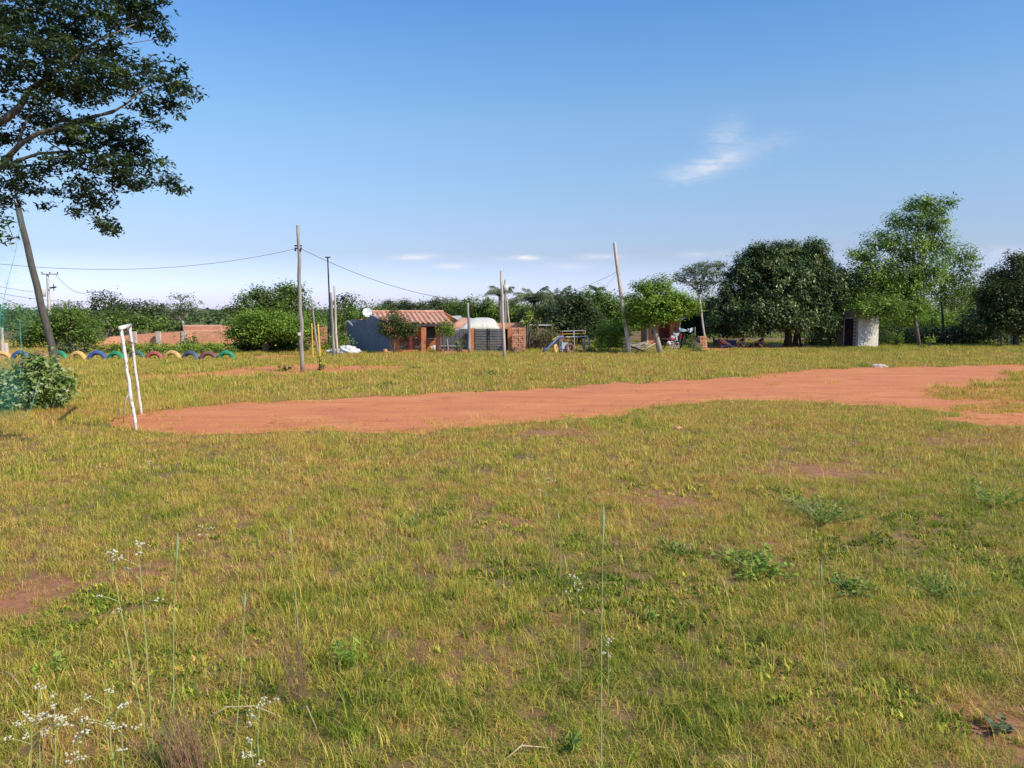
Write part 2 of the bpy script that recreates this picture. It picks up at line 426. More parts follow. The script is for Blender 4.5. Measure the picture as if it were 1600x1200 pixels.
sheet('dirt_pitch', W_DIRT, .006, M['dirt'], 'worn red dirt strip of the playing pitch')
sheet('dirt_track', W_TRACK, .006, M['dirt'], 'narrow red dirt track behind the playing pitch')
sheet('dirt_yard', W_YARD, .006, M['dirt'], 'bare red ground under the mango tree')
sheet('dirt_verge', W_TY, .006, M['dirt'], 'bare red ground by the tyre row end')
sheet('dirt_path', W_LD, .006, M['dirt'], 'bare red ground behind the net')
# hills
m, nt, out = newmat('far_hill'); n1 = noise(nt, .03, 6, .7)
princ(nt, out, ramp(nt, [(.35, (.10, .15, .16)), (.65, (.17, .22, .24))], n1), 1); M['hill'] = m  # bluish base colour stands in for distance haze
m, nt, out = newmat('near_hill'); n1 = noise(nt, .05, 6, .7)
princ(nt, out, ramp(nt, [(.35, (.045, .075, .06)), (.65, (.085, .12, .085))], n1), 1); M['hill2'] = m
def hill(name, Y, h, amp, seed, mat, depth, label):
    W = Y*2.2; n = 260; x = np.linspace(-W/2, W/2, n); k = 12; V = []; 
    for j in range(k):
        t = j/(k-1)
        prof = math.sin(PI*t)**.8
        hh = (h+amp*(fbm(x/Y*9, np.full(n, t*2.0), seed, 6)-.45)*2)*prof
        V.append(np.stack([x, np.full(n, Y+depth*t), np.maximum(hh, 0)-.5], 1))
    V = np.concatenate(V); I = np.arange(n*k).reshape(k, n)
    Fq = np.stack([I[:-1, :-1], I[:-1, 1:], I[1:, 1:], I[1:, :-1]], -1).reshape(-1, 4)
    tag(npmesh(name, V, Fq, mat, smooth=True), label, kind='structure')
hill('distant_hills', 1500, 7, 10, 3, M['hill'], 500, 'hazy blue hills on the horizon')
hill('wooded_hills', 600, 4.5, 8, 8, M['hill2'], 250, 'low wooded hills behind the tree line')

# ------------------------------------------------------------------ grass (instanced tufts)
m, nt, out = newmat('grass_blade')
a = N(nt, 'ShaderNodeAttribute', attribute_name='v'); oi = N(nt, 'ShaderNodeObjectInfo')
g = N(nt, 'ShaderNodeAttribute', attribute_name='dry', attribute_type='INSTANCER')
f = math_(nt, 'ADD', math_(nt, 'MULTIPLY', math_(nt, 'SUBTRACT', a.outputs['Fac'], .5), .95), g.outputs['Fac'])
c = ramp(nt, [(.02, (.10, .16, .018)), (.3, (.28, .34, .035)), (.5, (.5, .47, .055)), (.68, (.72, .53, .13)), (.82, (.62, .37, .14)), (1.0, (.42, .19, .08))], f)
hsv = N(nt, 'ShaderNodeHueSaturation'); nt.links.new(c, hsv.inputs['Color'])
nt.links.new(math_(nt, 'ADD', .94, math_(nt, 'MULTIPLY', oi.outputs['Random'], .45)), hsv.inputs['Value'])
p = N(nt, 'ShaderNodeBsdfPrincipled'); p.inputs['Roughness'].default_value = .6; p.inputs['Specular IOR Level'].default_value = .25
nt.links.new(hsv.outputs[0], p.inputs['Base Color'])
t = N(nt, 'ShaderNodeBsdfTranslucent'); nt.links.new(hsv.outputs[0], t.inputs[0])
mx = N(nt, 'ShaderNodeMixShader'); mx.inputs[0].default_value = .35
nt.links.new(p.outputs[0], mx.inputs[1]); nt.links.new(t.outputs[0], mx.inputs[2]); nt.links.new(mx.outputs[0], out.inputs[0])
M['blade'] = m
def tuft(i, n, R, h0, h1, wid, lean, seg, dryb=0):
    V = []; Fq = []; A = []
    for k in range(n):
        r = R*math.sqrt(random.random()); t = random.uniform(0, 2*PI); b = Vector((r*math.cos(t), r*math.sin(t), 0))
        az = random.uniform(0, 2*PI); L = random.uniform(h0, h1); ln = abs(random.gauss(0, lean)); cur = random.uniform(.2, 1.9)
        d = Vector((math.cos(az), math.sin(az), 0)); sd = Vector((-d.y, d.x, 0)); q = random.uniform(-.6, .6); sd = (sd+d*q).normalized()
        w = wid*random.uniform(.6, 1.3); p = b.copy(); ang = min(ln, 1.45); v = min(1, max(0, random.betavariate(1.6, 1.8)+dryb)); o = len(V)
        for s in range(seg+1):
            ww = w*(1-(s/seg)**1.6)*.5+.0004
            V += [p-sd*ww, p+sd*ww]; A += [v, v]
            p = p+(Vector((0, 0, 1))*math.cos(ang)+d*math.sin(ang))*L/seg; ang = min(1.7, ang+cur/seg)
        for s in range(seg): e = o+2*s; Fq.append((e, e+1, e+3, e+2))
    o = npmesh('grass_tuft', [tuple(v) for v in V], Fq, M['blade'], None, A, link=False); return o
tcol = bpy.data.collections.new('grass_tufts')
specs = []
for k in range(5): specs.append((36, .075, .025, .085, .0026, .85, 3))      # 0-4 near, short
for k in range(2): specs.append((24, .06, .06, .14, .0032, .4, 3))          # 5-6 near, tall
for k in range(4): specs.append((42, .15, .03, .095, .0055, .85, 2))         # 7-10 mid
for k in range(2): specs.append((30, .11, .08, .18, .006, .4, 2))          # 11-12 mid tall
for k in range(4): specs.append((60, .4, .05, .13, .015, .7, 2))           # 13-16 far
for k in range(2): specs.append((50, .34, .12, .28, .016, .35, 2))           # 17-18 far tall
specs.append((4, .12, .2, .42, .0022, .12, 3))                                     # 19 seed stalks
specs.append((13, .1, .08, .2, .0028, 1.45, 2, .4))                                 # 20 flat dead straw
specs.append((20, .05, .03, .07, .013, .9, 2, -.35)); specs.append((16, .07, .02, .05, .018, 1.1, 2, -.3))   # 21-22 broad leaves
specs.append((34, .07, .04, .11, .0036, .5, 3, -.2))                                 # 23 lush green tuft
for i, s in enumerate(specs):
    o = tuft(i, *s); o.name = 'grass_tuft_%02d' % i; tcol.objects.link(o)
pts = []
def scatter(y0, y1, dens, near, tall, scl):
    ym = y1; W = .78*ym+2.5; n = int(dens*2*W*(y1-y0))
    x = rng.uniform(-W, W, n); y = rng.uniform(y0, y1, n)
    k = np.abs(x) < .74*y+2; x = x[k]; y = y[k]
    b = bare(x, y); keep = rng.random(len(x)) > b*.86
    jx = x+rng.normal(0, .03*y**.5, len(x)); jy = y+rng.normal(0, .055*y**.5, len(x))
    ind = inpoly(jx, jy, W_DIRT); isl = np.zeros(len(x), bool)
    for q in W_ISL: isl |= inpoly(jx, jy, q)
    # sparse fringe along the near edge of the dirt
    fr = inpoly(jx, jy-1.0-1.5*vnoise(x*.8, y*.3, 71), W_DIRT)
    ok = (~ind) | isl | ((~fr) & (rng.random(len(x)) < .5*vnoise(x*1.1, y*.6, 77)**1.5)) | (rng.random(len(x)) < .008)
    for q in (W_TRACK, W_YARD, W_TY, W_LD): ok &= ~(inpoly(jx, jy, q) & (rng.random(len(x)) > .12))
    keep &= ok; x = x[keep]; y = y[keep]; ind = ind[keep] & ~isl[keep]; b = b[keep]
    tl = fbm(x*.45, y*.3, 90, 3); tallp = sstep(.6, .75, tl)*.22+.03
    # taller, golden grass beyond the pitch and around the goal
    zone = sstep(22, 26, y)*.35
    gp = G(160, 640); zone = zone+.7*np.exp(-((x-gp.x)/2.2)**2-((y-gp.y-2.5)/3.5)**2)
    g2 = G(235, 634); zone = zone+.7*np.exp(-((x-g2.x)/.9)**2-((y-g2.y)/2.5)**2)
    ist = rng.random(len(x)) < np.clip(tallp+zone, 0, .9)
    idx = np.where(ist, rng.integers(tall[0], tall[1]+1, len(x)), rng.integers(near[0], near[1]+1, len(x)))
    if y1 < 12:
        u = rng.random(len(x)); cl = fbm(x*.9+3, y*.9, 211, 4); n2_ = fbm(x*1.7+5, y*1.3, 231, 4)
        idx = np.where(u < .012, 19, idx); idx = np.where((u > .02) & (u < .13), 20, idx)
        idx = np.where((u > .2) & (u < .2+.5*sstep(.58, .7, cl)), rng.integers(21, 23, len(x)), idx)
        idx = np.where((u > .3) & (u < .55) & (n2_ > .66), 23, idx)
    dry = fbm(x*.4+9, y*.22, 120, 5)+.25*(fbm(x*2.2, y*2.2, 130, 3)-.5)
    dry = .38+.13*sstep(.3, .72, dry)+.2*(sstep(.3, .7, fbm(x*3.4, y*2.6, 131, 3))-.4)
    dry = dry+.25*b+sstep(5, 14, y)*.15-.05*sstep(0, 5, x)*sstep(14, 5, y)+.02
    dry = dry-.14*sstep(.6, .72, fbm(x*1.1+7, y*.9, 150, 4))
    dry = dry-.22*sstep(42, 52, y)*sstep(-10, 20, x)
    dry = np.where(ind, .85, dry)+rng.normal(0, .13, len(x))
    s = scl*rng.uniform(.7, 1.3, len(x))*np.where(ind, .7, 1)*(1-.35*b)
    pts.append(np.stack([x, y, np.zeros(len(x)), idx, np.clip(dry, 0, 1.1), s, rng.uniform(0, 2*PI, len(x))], 1))
scatter(2.3, 6.5, 300, (0, 4), (5, 6), 1.0)
scatter(6.5, 11, 190, (0, 4), (5, 6), 1.1)
scatter(11, 22, 75, (7, 10), (11, 12), 1.0)
scatter(22, 40, 16, (13, 16), (17, 18), .75)
scatter(40, 66, 10, (13, 16), (17, 18), .78)
Pn = np.concatenate(pts); print('tufts', len(Pn))
me = bpy.data.meshes.new('grass'); me.vertices.add(len(Pn)); me.vertices.foreach_set('co', Pn[:, :3].astype(np.float32).ravel())
for nm, ty, cidx in (('tid', 'INT', 3), ('dry', 'FLOAT', 4), ('scl', 'FLOAT', 5), ('rz', 'FLOAT', 6)):
    a = me.attributes.new(nm, ty, 'POINT'); a.data.foreach_set('value', Pn[:, cidx].astype(np.int32 if ty == 'INT' else np.float32))
me.update(); grass = bpy.data.objects.new('grass', me); col.objects.link(grass)
tag(grass, 'short mixed green and dry grass covering the whole field', 'grass', kind='stuff')
ng = bpy.data.node_groups.new('grass_scatter', 'GeometryNodeTree')
ng.interface.new_socket('Geometry', in_out='INPUT', socket_type='NodeSocketGeometry')
ng.interface.new_socket('Geometry', in_out='OUTPUT', socket_type='NodeSocketGeometry')
gi = ng.nodes.new('NodeGroupInput'); go = ng.nodes.new('NodeGroupOutput')
ci = ng.nodes.new('GeometryNodeCollectionInfo'); ci.inputs['Collection'].default_value = tcol
ci.inputs['Separate Children'].default_value = True; ci.inputs['Reset Children'].default_value = True
ip = ng.nodes.new('GeometryNodeInstanceOnPoints'); ip.inputs['Pick Instance'].default_value = True
def na(n, t):
    q = ng.nodes.new('GeometryNodeInputNamedAttribute'); q.data_type = t; q.inputs['Name'].default_value = n; return q.outputs['Attribute']
cx = ng.nodes.new('ShaderNodeCombineXYZ'); L = ng.links.new
L(gi.outputs[0], ip.inputs['Points']); L(ci.outputs[0], ip.inputs['Instance']); L(na('tid', 'INT'), ip.inputs['Instance Index'])
L(na('rz', 'FLOAT'), cx.inputs[2]); L(cx.outputs[0], ip.inputs['Rotation']); L(na('scl', 'FLOAT'), ip.inputs['Scale'])
L(ip.outputs[0], go.inputs[0])
grass.modifiers.new('scatter', 'NODES').node_group = ng
#PART2
# ------------------------------------------------------------------ trees
LM = foliage
lm_mid = LM('leaf_mid', (.035, .07, .012), (.15, .24, .035), (.27, .36, .07), .3)
lm_bright = LM('leaf_bright', (.05, .10, .012), (.22, .34, .04), (.36, .46, .08), .34)
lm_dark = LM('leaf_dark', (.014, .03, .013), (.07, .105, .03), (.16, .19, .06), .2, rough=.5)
lm_mango = LM('leaf_mango', (.008, .022, .012), (.07, .12, .035), (.34, .4, .14), .14, 1.2, .4)  # tip tone paints sunlit highlights on the leaf clumps
lm_grey = LM('leaf_greygreen', (.05, .075, .04), (.15, .19, .09), (.23, .26, .14), .25)
lm_over = LM('leaf_overhang', (.012, .026, .02), (.045, .075, .03), (.13, .18, .04), .28, 1.2)  # dark tones carry the underside shade, the tip tone the lit leaves
lm_shrub = LM('leaf_shrub', (.07, .13, .03), (.27, .37, .10), (.62, .62, .42), .35)
lm_yel = LM('leaf_yellowgreen', (.08, .14, .02), (.26, .34, .05), (.4, .45, .1), .3)
lm_red = LM('leaf_redtip', (.03, .06, .015), (.09, .14, .035), (.34, .14, .05), .22)
lm_far = LM('leaf_far', (.05, .085, .035), (.13, .18, .06), (.2, .25, .09), .25)

# far woods: a mass nobody could count
P = []
for k in range(900):
    Y = random.uniform(105, 240); x = random.uniform(-.95, .95)*Y; h = random.uniform(1.8, 2.9)*(1+.1*(Y-105)/135)*(.7+.5*float(fbm(x/22, Y/30, 33)))
    P.append((x, Y, h*.5, random.uniform(3, 6), random.uniform(3, 5), h*.55))
C, O, v = crown_pts(P, .2, 1.0, 14, .7, .1)
Vq, Fq = leaf_quads(C, .6, .3, .7, O)
tag(npmesh('distant_woods', Vq, Fq, lm_far, None, np.repeat(v, 4)), 'distant low woods closing the view behind all buildings', 'woods', kind='stuff')

# left side, beyond the tyre row
tree('bushy_tree', 'bushy tree behind the teal net at the left edge', -5, 72, [(-10,500,45,28),(20,492,22,18),(-50,495,40,30)], lm_mid, .28, 2.2, .8, 10)
tree('flat_tree', 'thin flat-topped tree peeking above the bushes beside the concrete power pole', 112, 82, [(85,480,16,4),(103,476,14,3),(125,477,10,3),(98,484,12,3)], lm_grey, .22, 3, .5, 8, .12, core=.1)
tree('wide_tree', 'wide low bushy tree with dark hollow underneath, behind the leaning pole', 110, 52, lobes([(80,512,40,30),(118,513,38,28),(62,520,28,25),(142,518,20,16),(100,500,35,20),(35,520,20,22)], 6, (8, 12), 21), lm_mid, .18, 5.5, .6, 12, .18)
tree('round_tree', 'round dark tree rising above the left boundary wall', 168, 95, [(168,472,26,16),(152,478,14,12),(185,480,16,12)], lm_dark, .3, 2.2, .8, 12, .25)
tree('broad_tree', 'broad dark tree between two small crossarm poles', 213, 90, [(210,489,42,18),(228,484,28,12),(190,492,25,18),(245,494,22,13)], lm_dark, .3, 2.2, .8, 12, .25)
tree('leafy_tree', 'mid green leafy tree behind left end of the boundary wall', 175, 66, [(172,505,34,20),(205,505,28,16),(150,500,22,16),(235,507,26,14),(262,510,18,11)], lm_mid, .24, 3, .6, 12, .2)
tree('umbrella_tree', 'open umbrella-shaped tree with flat leaf layers above the red roof', 289, 78, [(258,478,18,3.5),(282,464,18,3.5),(303,472,15,4),(272,487,24,4),(300,485,17,4),(283,476,20,3.5),(262,494,16,3)], lm_grey, .22, 3.4, .45, 7, .14, 'bark_pale', core=.1, up=.6, tpath=[(287,540),(288,515),(285,500)])
tree('round_tree', 'tallest round tree of the clump left of the grey pole, pale green top', 430, 53, lobes([(430,470,38,24),(400,475,35,22),(455,478,32,28),(375,485,22,20),(475,495,20,30),(447,458,14,12),(462,455,12,10),(400,460,14,9),(485,515,14,25)], 7, (8, 13), 5), lm_mid, .17, 6, .55, 13, .22)
tree('wide_tree', 'spreading tree with branches almost to the ground and dark hollow, left of the grey pole', 415, 46.5, lobes([(385,508,34,22),(420,502,38,24),(450,508,34,22),(368,520,16,14),(400,522,34,10),(445,521,34,10),(468,516,14,14)], 7, (8, 13), 6), lm_bright, .14, 10, .4, 15, .2, up=.45)
bush('hollow_shade', 'dark leaf mass filling the hollow under the spreading tree', 415, 47.5, [(385,541,28,11),(420,541,34,12),(450,541,30,11)], lm_dark, .2, 7, .5, 12)  # dark leaves put in to paint the shade under the spreading tree
# hedge in front of the wall
hd = [(x, 546+random.uniform(-2, 2), 19, 8) for x in range(165, 365, 17)]
bush('hedge', 'overgrown green hedge between the brick wall and the tyre row', 265, 44.5, hd, lm_bright, .14, 9, .35, 9, cat='hedge', stems=3)
bush('bush', 'round bush rising over the hedge in front of the brick wall', 298, 46, [(298,530,13,9),(290,536,10,9)], lm_mid, .14, 9, .35, 10)
bush('bush', 'low dark bush below the left end of the brick wall', 120, 44, [(112,546,22,6),(95,547,16,7),(135,547,16,5)], lm_dark, .15, 8, .4, 10)
bush('bush', 'green bush between the spreading tree and the two thin poles', 470, 47.5, [(458,540,18,12),(480,541,14,9)], lm_mid, .15, 8, .4, 10)
bush('bush', 'green bush beside the two thin poles and the blue-grey wall', 535, 48.5, [(512,538,16,13),(530,534,16,14),(545,540,10,10)], lm_bright, .15, 8, .4, 10)
# behind the tiled house
tree('round_tree', 'dark round-topped tree just left of the satellite dish', 540, 72, [(540,468,17,10),(530,476,12,10),(552,476,10,8)], lm_dark, .24, 3.5, .6, 12, .2)
tree('leafy_tree', 'leafy green tree behind the blue-grey wall', 548, 60, [(540,495,24,22),(565,492,24,20),(530,515,14,25),(585,488,20,14)], lm_mid, .2, 4.5, .6, 12, .2)
tl = [('low dark tree over the left end of the tiled roof',612,90,[(600,486,22,12),(622,483,20,12)],lm_far),
      ('round tree over the middle of the tiled roof',637,86,[(637,483,17,11),(655,486,14,9)],lm_dark),
      ('pale green tree over the right end of the tiled roof',680,88,[(675,482,22,9),(700,482,20,10)],lm_far),
      ('small mid green tree behind the pale roof sheets',722,78,[(715,484,18,11),(735,486,18,11)],lm_mid),
      ('dense green tree behind the white-roofed shelter',755,70,[(752,483,24,18),(775,487,20,15),(740,492,16,12)],lm_mid),
      ('dense green tree behind the pole with a white transformer',805,72,[(800,488,22,16),(818,494,16,14),(785,490,14,12)],lm_mid),
      ('dark tree below the two tall palms',848,62,[(845,500,28,18),(868,505,22,18),(825,500,16,14)],lm_dark),
      ('dark rounded tree behind the playground frame',900,57,[(898,482,28,22),(885,500,26,24),(915,500,28,24),(905,468,16,10)],lm_dark),
      ('olive green tree between the playground and the leaning pole',940,60,[(940,482,24,18),(962,480,18,16),(928,470,16,12),(950,500,20,18)],lm_mid),
      ('dark low tree behind the brick hut, left of the mango tree',1085,60,[(1080,500,28,22),(1100,490,20,20),(1070,485,16,14)],lm_dark)]
for (lb, px, Y, bl, mt) in tl:
    b2 = [(q[0], q[1]-2, q[2]*1.15, q[3]*1.15) for q in bl]+[(q[0], (q[1]+530)/2, q[2]*1.1, (530-q[1])/2) for q in bl]
    tree('leafy_tree', lb, px, Y, lobes(b2, 6, (7, 11), px), mt, .2, 5.5, .5, 14, .18)
tree('yard_tree', 'bright yellow-green broad tree with a leaning pale trunk by the brick hut', 1031, 45, [(1030,468,46,22),(1000,480,26,24),(1062,476,26,20),(1004,447,15,10),(1032,442,18,11),(1080,478,14,12),(1012,490,34,14),(1036,494,28,10),(1035,480,40,16),(1000,502,22,10),(990,490,18,14)], lm_bright, .16, 13, .4, 18, .14, 'bark_pale', tpath=[(1032,553),(1027,530),(1021,510)], up=.5)
tree('umbrella_tree', 'tall grey-green umbrella tree with feathery flat layers left of the mango tree', 1092, 63, [(1110,414,28,5),(1085,421,24,5),(1064,431,20,5),(1105,428,34,5),(1088,440,28,6),(1060,438,14,3),(1116,441,18,5),(1098,452,20,6),(1126,413,12,3)], lm_grey, .17, 7, .4, 9, .08, 'bark_pale', core=.15, up=.6, tpath=[(1096,540),(1094,500),(1092,455)])
tree('yard_bush', 'dense bright green bush tree left of the leaning pole', 950, 46, lobes([(950,512,20,16),(940,528,17,16),(962,526,18,18),(948,538,20,10),(970,515,8,12)], 7, (5, 8), 31), lm_bright, .13, 14, .32, 12, .06, base=None)
# mango tree
mb_bl = [(1215,440,60,52,0,3.2),(1165,455,38,38),(1265,440,46,48),(1138,488,32,34),(1195,490,46,26,-1.5),(1250,488,48,30,-1.0),(1297,468,26,42),(1150,503,38,16,-1),(1290,495,28,20),(1178,408,26,20),(1262,402,26,22),(1225,404,24,16),(1298,425,18,20),(1225,503,46,13,-1.5),(1128,510,20,10),(1195,392,16,9),(1270,388,16,9),(1152,425,14,12),(1312,445,12,16),(1225,395,26,12),(1240,410,40,20),(1175,506,50,9,-1.0),(1270,504,40,9,-1.0)]
mb_bl = lobes(mb_bl, 9, (11, 19), 3)
r = tree('mango_tree', 'huge dark green dome-shaped mango tree with low crown and twin trunks', 1230, 55, mb_bl, lm_mango, .19, 6.5, .34, 20, .26, 'bark_dark', tpath=[(1230,541),(1232,525),(1228,510)], aspect=.34, flat=.9, droop=.35, up=.5)
t2 = MB(); a_ = at(1243, 541, 55); t2.tube([(a_.x, 55.1, -.05), (a_.x+.05, 55.1, .7), (a_.x+.2, 55.1, 1.7)], [.24, .17, .13], 8); t2.tube([(a_.x+.5, 55.3, -.05), (a_.x+.35, 55.3, .8), (a_.x+.1, 55.3, 1.7)], [.1, .09, .08], 8)
t2.build('trunk', M['bark_dark'], r, True)
bush('thicket', 'sunlit low thicket seen beneath the mango crown', 1190, 76, [(x, 526+random.uniform(-3, 3), 16, 8) for x in range(1110, 1330, 22)], lm_yel, .22, 6, .5, 10, cat='thicket', stems=2)
bush('bush', 'green bush between the mango trunk and the small shed', 1285, 58, [(1278,530,20,14),(1300,526,14,18),(1265,534,12,8)], lm_mid, .17, 8, .4, 11)
# right-hand light tree and companions
lt = [(1440,318,26,10),(1412,345,26,16),(1455,352,26,20),(1380,375,26,16),(1345,398,20,12),(1425,385,34,24),(1470,382,20,20),(1365,420,34,26),(1410,430,38,30),(1450,425,30,28),(1340,455,26,24),(1385,465,36,24),(1430,465,24,22),(1335,480,24,18),(1480,315,14,6),(1460,328,18,10),(1372,478,28,14,-2.0),(1352,484,20,10,-2.3),(1392,480,26,16,-2.2),(1350,440,24,22),(1400,450,34,24),(1425,480,26,16)]
tree('slender_tree', 'tall slender light green tree with airy leaning crown beside the shed', 1440, 54.5, lt, LM('leaf_light', (.022, .05, .014), (.15, .25, .04), (.52, .64, .11), .34), .19, 7.5, .5, 18, .11, 'bark', tpath=[(1437,538),(1430,500),(1422,462)], core=.2, aspect=.42, droop=.2)  # dark and tip tones paint the crown's inner shade and lit lobes
tree('slender_tree', 'smaller slender tree with thin dark trunk right of the tall light green one', 1476, 57, [(1500,395,22,14),(1515,410,18,16),(1490,420,22,20),(1475,445,20,18),(1505,440,18,18),(1462,460,14,12)], LM('leaf_light', 0, 0), .19, 6, .5, 14, .08, 'bark_dark', tpath=[(1476,540),(1473,500),(1470,455)], core=.2, aspect=.42)
tree('pale_trunk_tree', 'grey-green tree with pale upright trunk behind the slender trees', 1493, 74, [(1490,455,22,14),(1515,452,18,14),(1475,465,16,12),(1535,462,16,14),(1500,475,24,12)], lm_mid, .22, 4, .5, 12, .11, 'bark_pale', tpath=[(1494,535),(1493,490),(1490,460)])
tree('pale_trunk_tree', 'thin grey-green tree with pale trunk left of the dark tree at right edge', 1523, 76, [(1523,440,16,18),(1535,455,14,14),(1512,462,12,10)], lm_grey, .22, 3, .5, 9, .09, 'bark_pale', tpath=[(1523,535),(1523,480),(1523,450)])
tree('dark_tree', 'dark dense tree at the right edge of the field', 1585, 55, lobes([(1590,440,38,40),(1560,455,28,34),(1620,445,40,45),(1575,480,34,24),(1600,408,26,14),(1550,480,16,20),(1650,460,40,50),(1590,500,40,20),(1543,468,20,22),(1532,498,22,20),(1555,440,18,18)], 7, (9, 14), 9), lm_dark, .17, 7.5, .45, 15, .2, 'bark_dark')
tree('leafy_tree', 'pale green tree in the background behind the slender trees', 1400, 90, lobes([(1395,488,34,20),(1430,485,30,20),(1460,487,28,20),(1400,510,40,20),(1450,510,40,20)], 6, (7, 11), 10), lm_mid, .24, 3.5, .6, 13, .15)
tree('leafy_tree', 'mid green background tree below the pale trunks', 1520, 92, lobes([(1500,478,28,22),(1530,472,28,24),(1555,480,22,20),(1510,505,36,22),(1550,505,30,22)], 6, (7, 11), 11), lm_mid, .24, 3.5, .6, 13, .15)
bush('thicket', 'dark thicket behind the slender tree trunks', 1460, 58.5, [(x, 525+random.uniform(-4, 4), 24, 17) for x in range(1392, 1560, 24)]+[(1520,505,26,20),(1545,510,20,18)], lm_dark, .19, 6, .5, 12, cat='thicket', stems=3)  # leaf colour set dark to paint the shade band beneath the trees
bush('thicket', 'sunny green scrub behind the dark thicket', 1460, 66, [(x, 500+random.uniform(-4, 4), 22, 12) for x in range(1395, 1500, 20)], lm_bright, .2, 5, .5, 10, cat='thicket', stems=2)
bush('thicket', 'green scrub at the foot of the dark right-edge tree', 1590, 60, [(1570,512,22,12),(1600,508,26,12),(1560,530,20,10),(1600,530,30,12),(1640,520,30,20)], lm_mid, .18, 6, .45, 11, cat='thicket')
bush('bush', 'green bush right of the whitewashed shed wall', 1390, 56.5, [(1385,525,16,16),(1400,532,12,10)], lm_mid, .15, 9, .35, 11)
bush('bush', 'bright sunlit bush among the dark thicket', 1492, 59, [(1490,512,12,9),(1500,520,8,8)], lm_yel, .16, 9, .35, 10)
bush('sapling', 'leafy sapling at the foot of the slender tree trunk', 1452, 53.5, [(1452,532,8,6)], lm_bright, .16, 14, .25, 8)
# tall scrub far right seen past the dark tree and filler behind mango
tree('leafy_tree', 'background tree just visible between mango and slender tree', 1322, 75, [(1318,440,18,22),(1325,470,16,22),(1312,500,18,20)], lm_dark, .22, 4, .5, 12, .15)

for lb, px, Y, bl, mt in (('broad mid green tree between the yard tree and the mango tree, in the background', 1085, 80, [(1070,485,26,20),(1100,480,26,24),(1085,510,40,20)], lm_mid),
        ('mid green tree filling the gap right of the mango crown', 1345, 78, [(1335,470,26,26),(1365,485,24,20),(1345,505,34,18)], lm_mid),
        ('broad green tree directly behind the playground, in the background', 905, 84, [(880,480,26,20),(915,476,28,22),(950,478,26,20),(985,482,24,20),(900,508,40,20),(960,508,40,20)], lm_mid),
        ('green tree behind the palms, in the background', 845, 86, [(830,486,24,18),(860,482,24,20),(845,508,36,18)], lm_mid)):
    tree('leafy_tree', lb, px, Y, lobes(bl, 6, (7, 11), px), mt, .24, 4, .6, 13, .2)
def frond_tree(name, label, px, base_py_Y, top, lean, n, L, mat, trunk=.12, group=None):
    Y = base_py_Y; x = gx(px, Y); z = hz(top, Y); root = empty(name, (x, Y, 0), label, 'palm', group)
    mb = MB(); hd_ = Vector((x+lean, Y, z)); mb.tube([(x, Y, -.05), (x+lean*.4, Y, z*.5), hd_], [trunk*1.3, trunk, trunk*.8], 9); mb.build('trunk', M['bark'], root, True)
    for k in range(n):
        az = 2*PI*k/n+random.uniform(-.2, .2); el = random.uniform(.55, 1.5); l = L*random.uniform(.8, 1.15); d = Vector((math.cos(az), math.sin(az), 0))
        p = hd_.copy(); V = []; Fq = []; A = []; ang = el; S = 12
        for s in range(S):
            q = p+(d*math.cos(ang)+Vector((0, 0, 1))*math.sin(ang))*l/S; ang -= random.uniform(.07, .17)
            side = d.cross(Vector((0, 0, 1)))
            for sg in (-1, 1):
                for t in (0, .5):
                    b = p.lerp(q, t); w_ = l*.3*math.sin(PI*(s+1+t)/(S+2))**.7+.05
                    tip = b+side*sg*w_*.8+(q-p).normalized()*w_*.5-Vector((0, 0, w_*random.uniform(.3, .8)))
                    wd = (q-p)*.22; o = len(V); V += [b-wd, b+wd, tip+wd*.3, tip-wd*.3]; Fq.append((o, o+1, o+2, o+3)); vv = random.random(); A += [vv]*4
            wd = Vector((0, 0, .02)); o = len(V); V += [p-wd, q-wd, q+wd, p+wd]; Fq.append((o, o+1, o+2, o+3)); A += [.8]*4
            p = q
        npmesh('frond', [tuple(v) for v in V], Fq, mat, root, A)
    return root
frond_tree('palm_tree', 'left of the two palms behind the brick stacks, bushy green fronds', 833, 64, 472, .05, 20, 2.0, lm_grey)
frond_tree('palm_tree', 'right of the two palms, with one dry frond arching right', 868, 66, 474, .1, 16, 1.9, lm_grey)
frond_tree('palm_tree', 'small distant palm top above the trees left of the leaning pole', 930, 85, 454, 0, 12, 1.1, lm_far)
frond_tree('palm_tree', 'small palm partly hidden behind the pole with white transformer', 783, 60, 462, -.1, 14, 1.3, lm_grey)

# overhanging tree at the left, crown reaching into the frame
OY = 12.0
root = empty('overhanging_tree', (gx(-520, OY), OY, 0), 'large tree, leaves coloured dark for shade, overhanging the top left corner with forked branches', 'tree')
mb = MB(); q = lambda a, b, dy=0: at(a, b, OY+dy)
tb = Vector((gx(-520, OY), OY, -.05)); f0 = q(-330, 420)
mb.tube([tb, tb.lerp(f0, .55)+Vector((-.2, 0, .2)), f0], [.34, .27, .2], 12)
def br(pts, r0, r1):
    n = len(pts); mb.tube(pts, [(r0+(r1-r0)*i/(n-1))*.68 for i in range(n)], 7)
f1 = q(-60, 300)
br([f0, q(-200, 350), f1], .2, .09)
br([f1, q(0, 258), q(35, 222), q(60, 208), q(105, 196), q(145, 182), q(175, 176), q(200, 160), q(228, 134)], .075, .012)
br([f1, q(-10, 268), q(30, 250), q(60, 240), q(110, 236), q(170, 258), q(230, 285)], .055, .008)
br([q(28, 226), q(40, 190), q(58, 155), q(64, 130)], .03, .008)
br([f0, q(-180, 260), q(-40, 205), q(10, 185), q(32, 165), q(46, 140), q(90, 110), q(150, 65), q(210, 38)], .13, .012)
br([f0, q(-250, 200), q(-120, 60), q(0, 20), q(80, 10)], .15, .02)
br([q(145, 182), q(190, 168), q(215, 172), q(240, 180)], .016, .006)
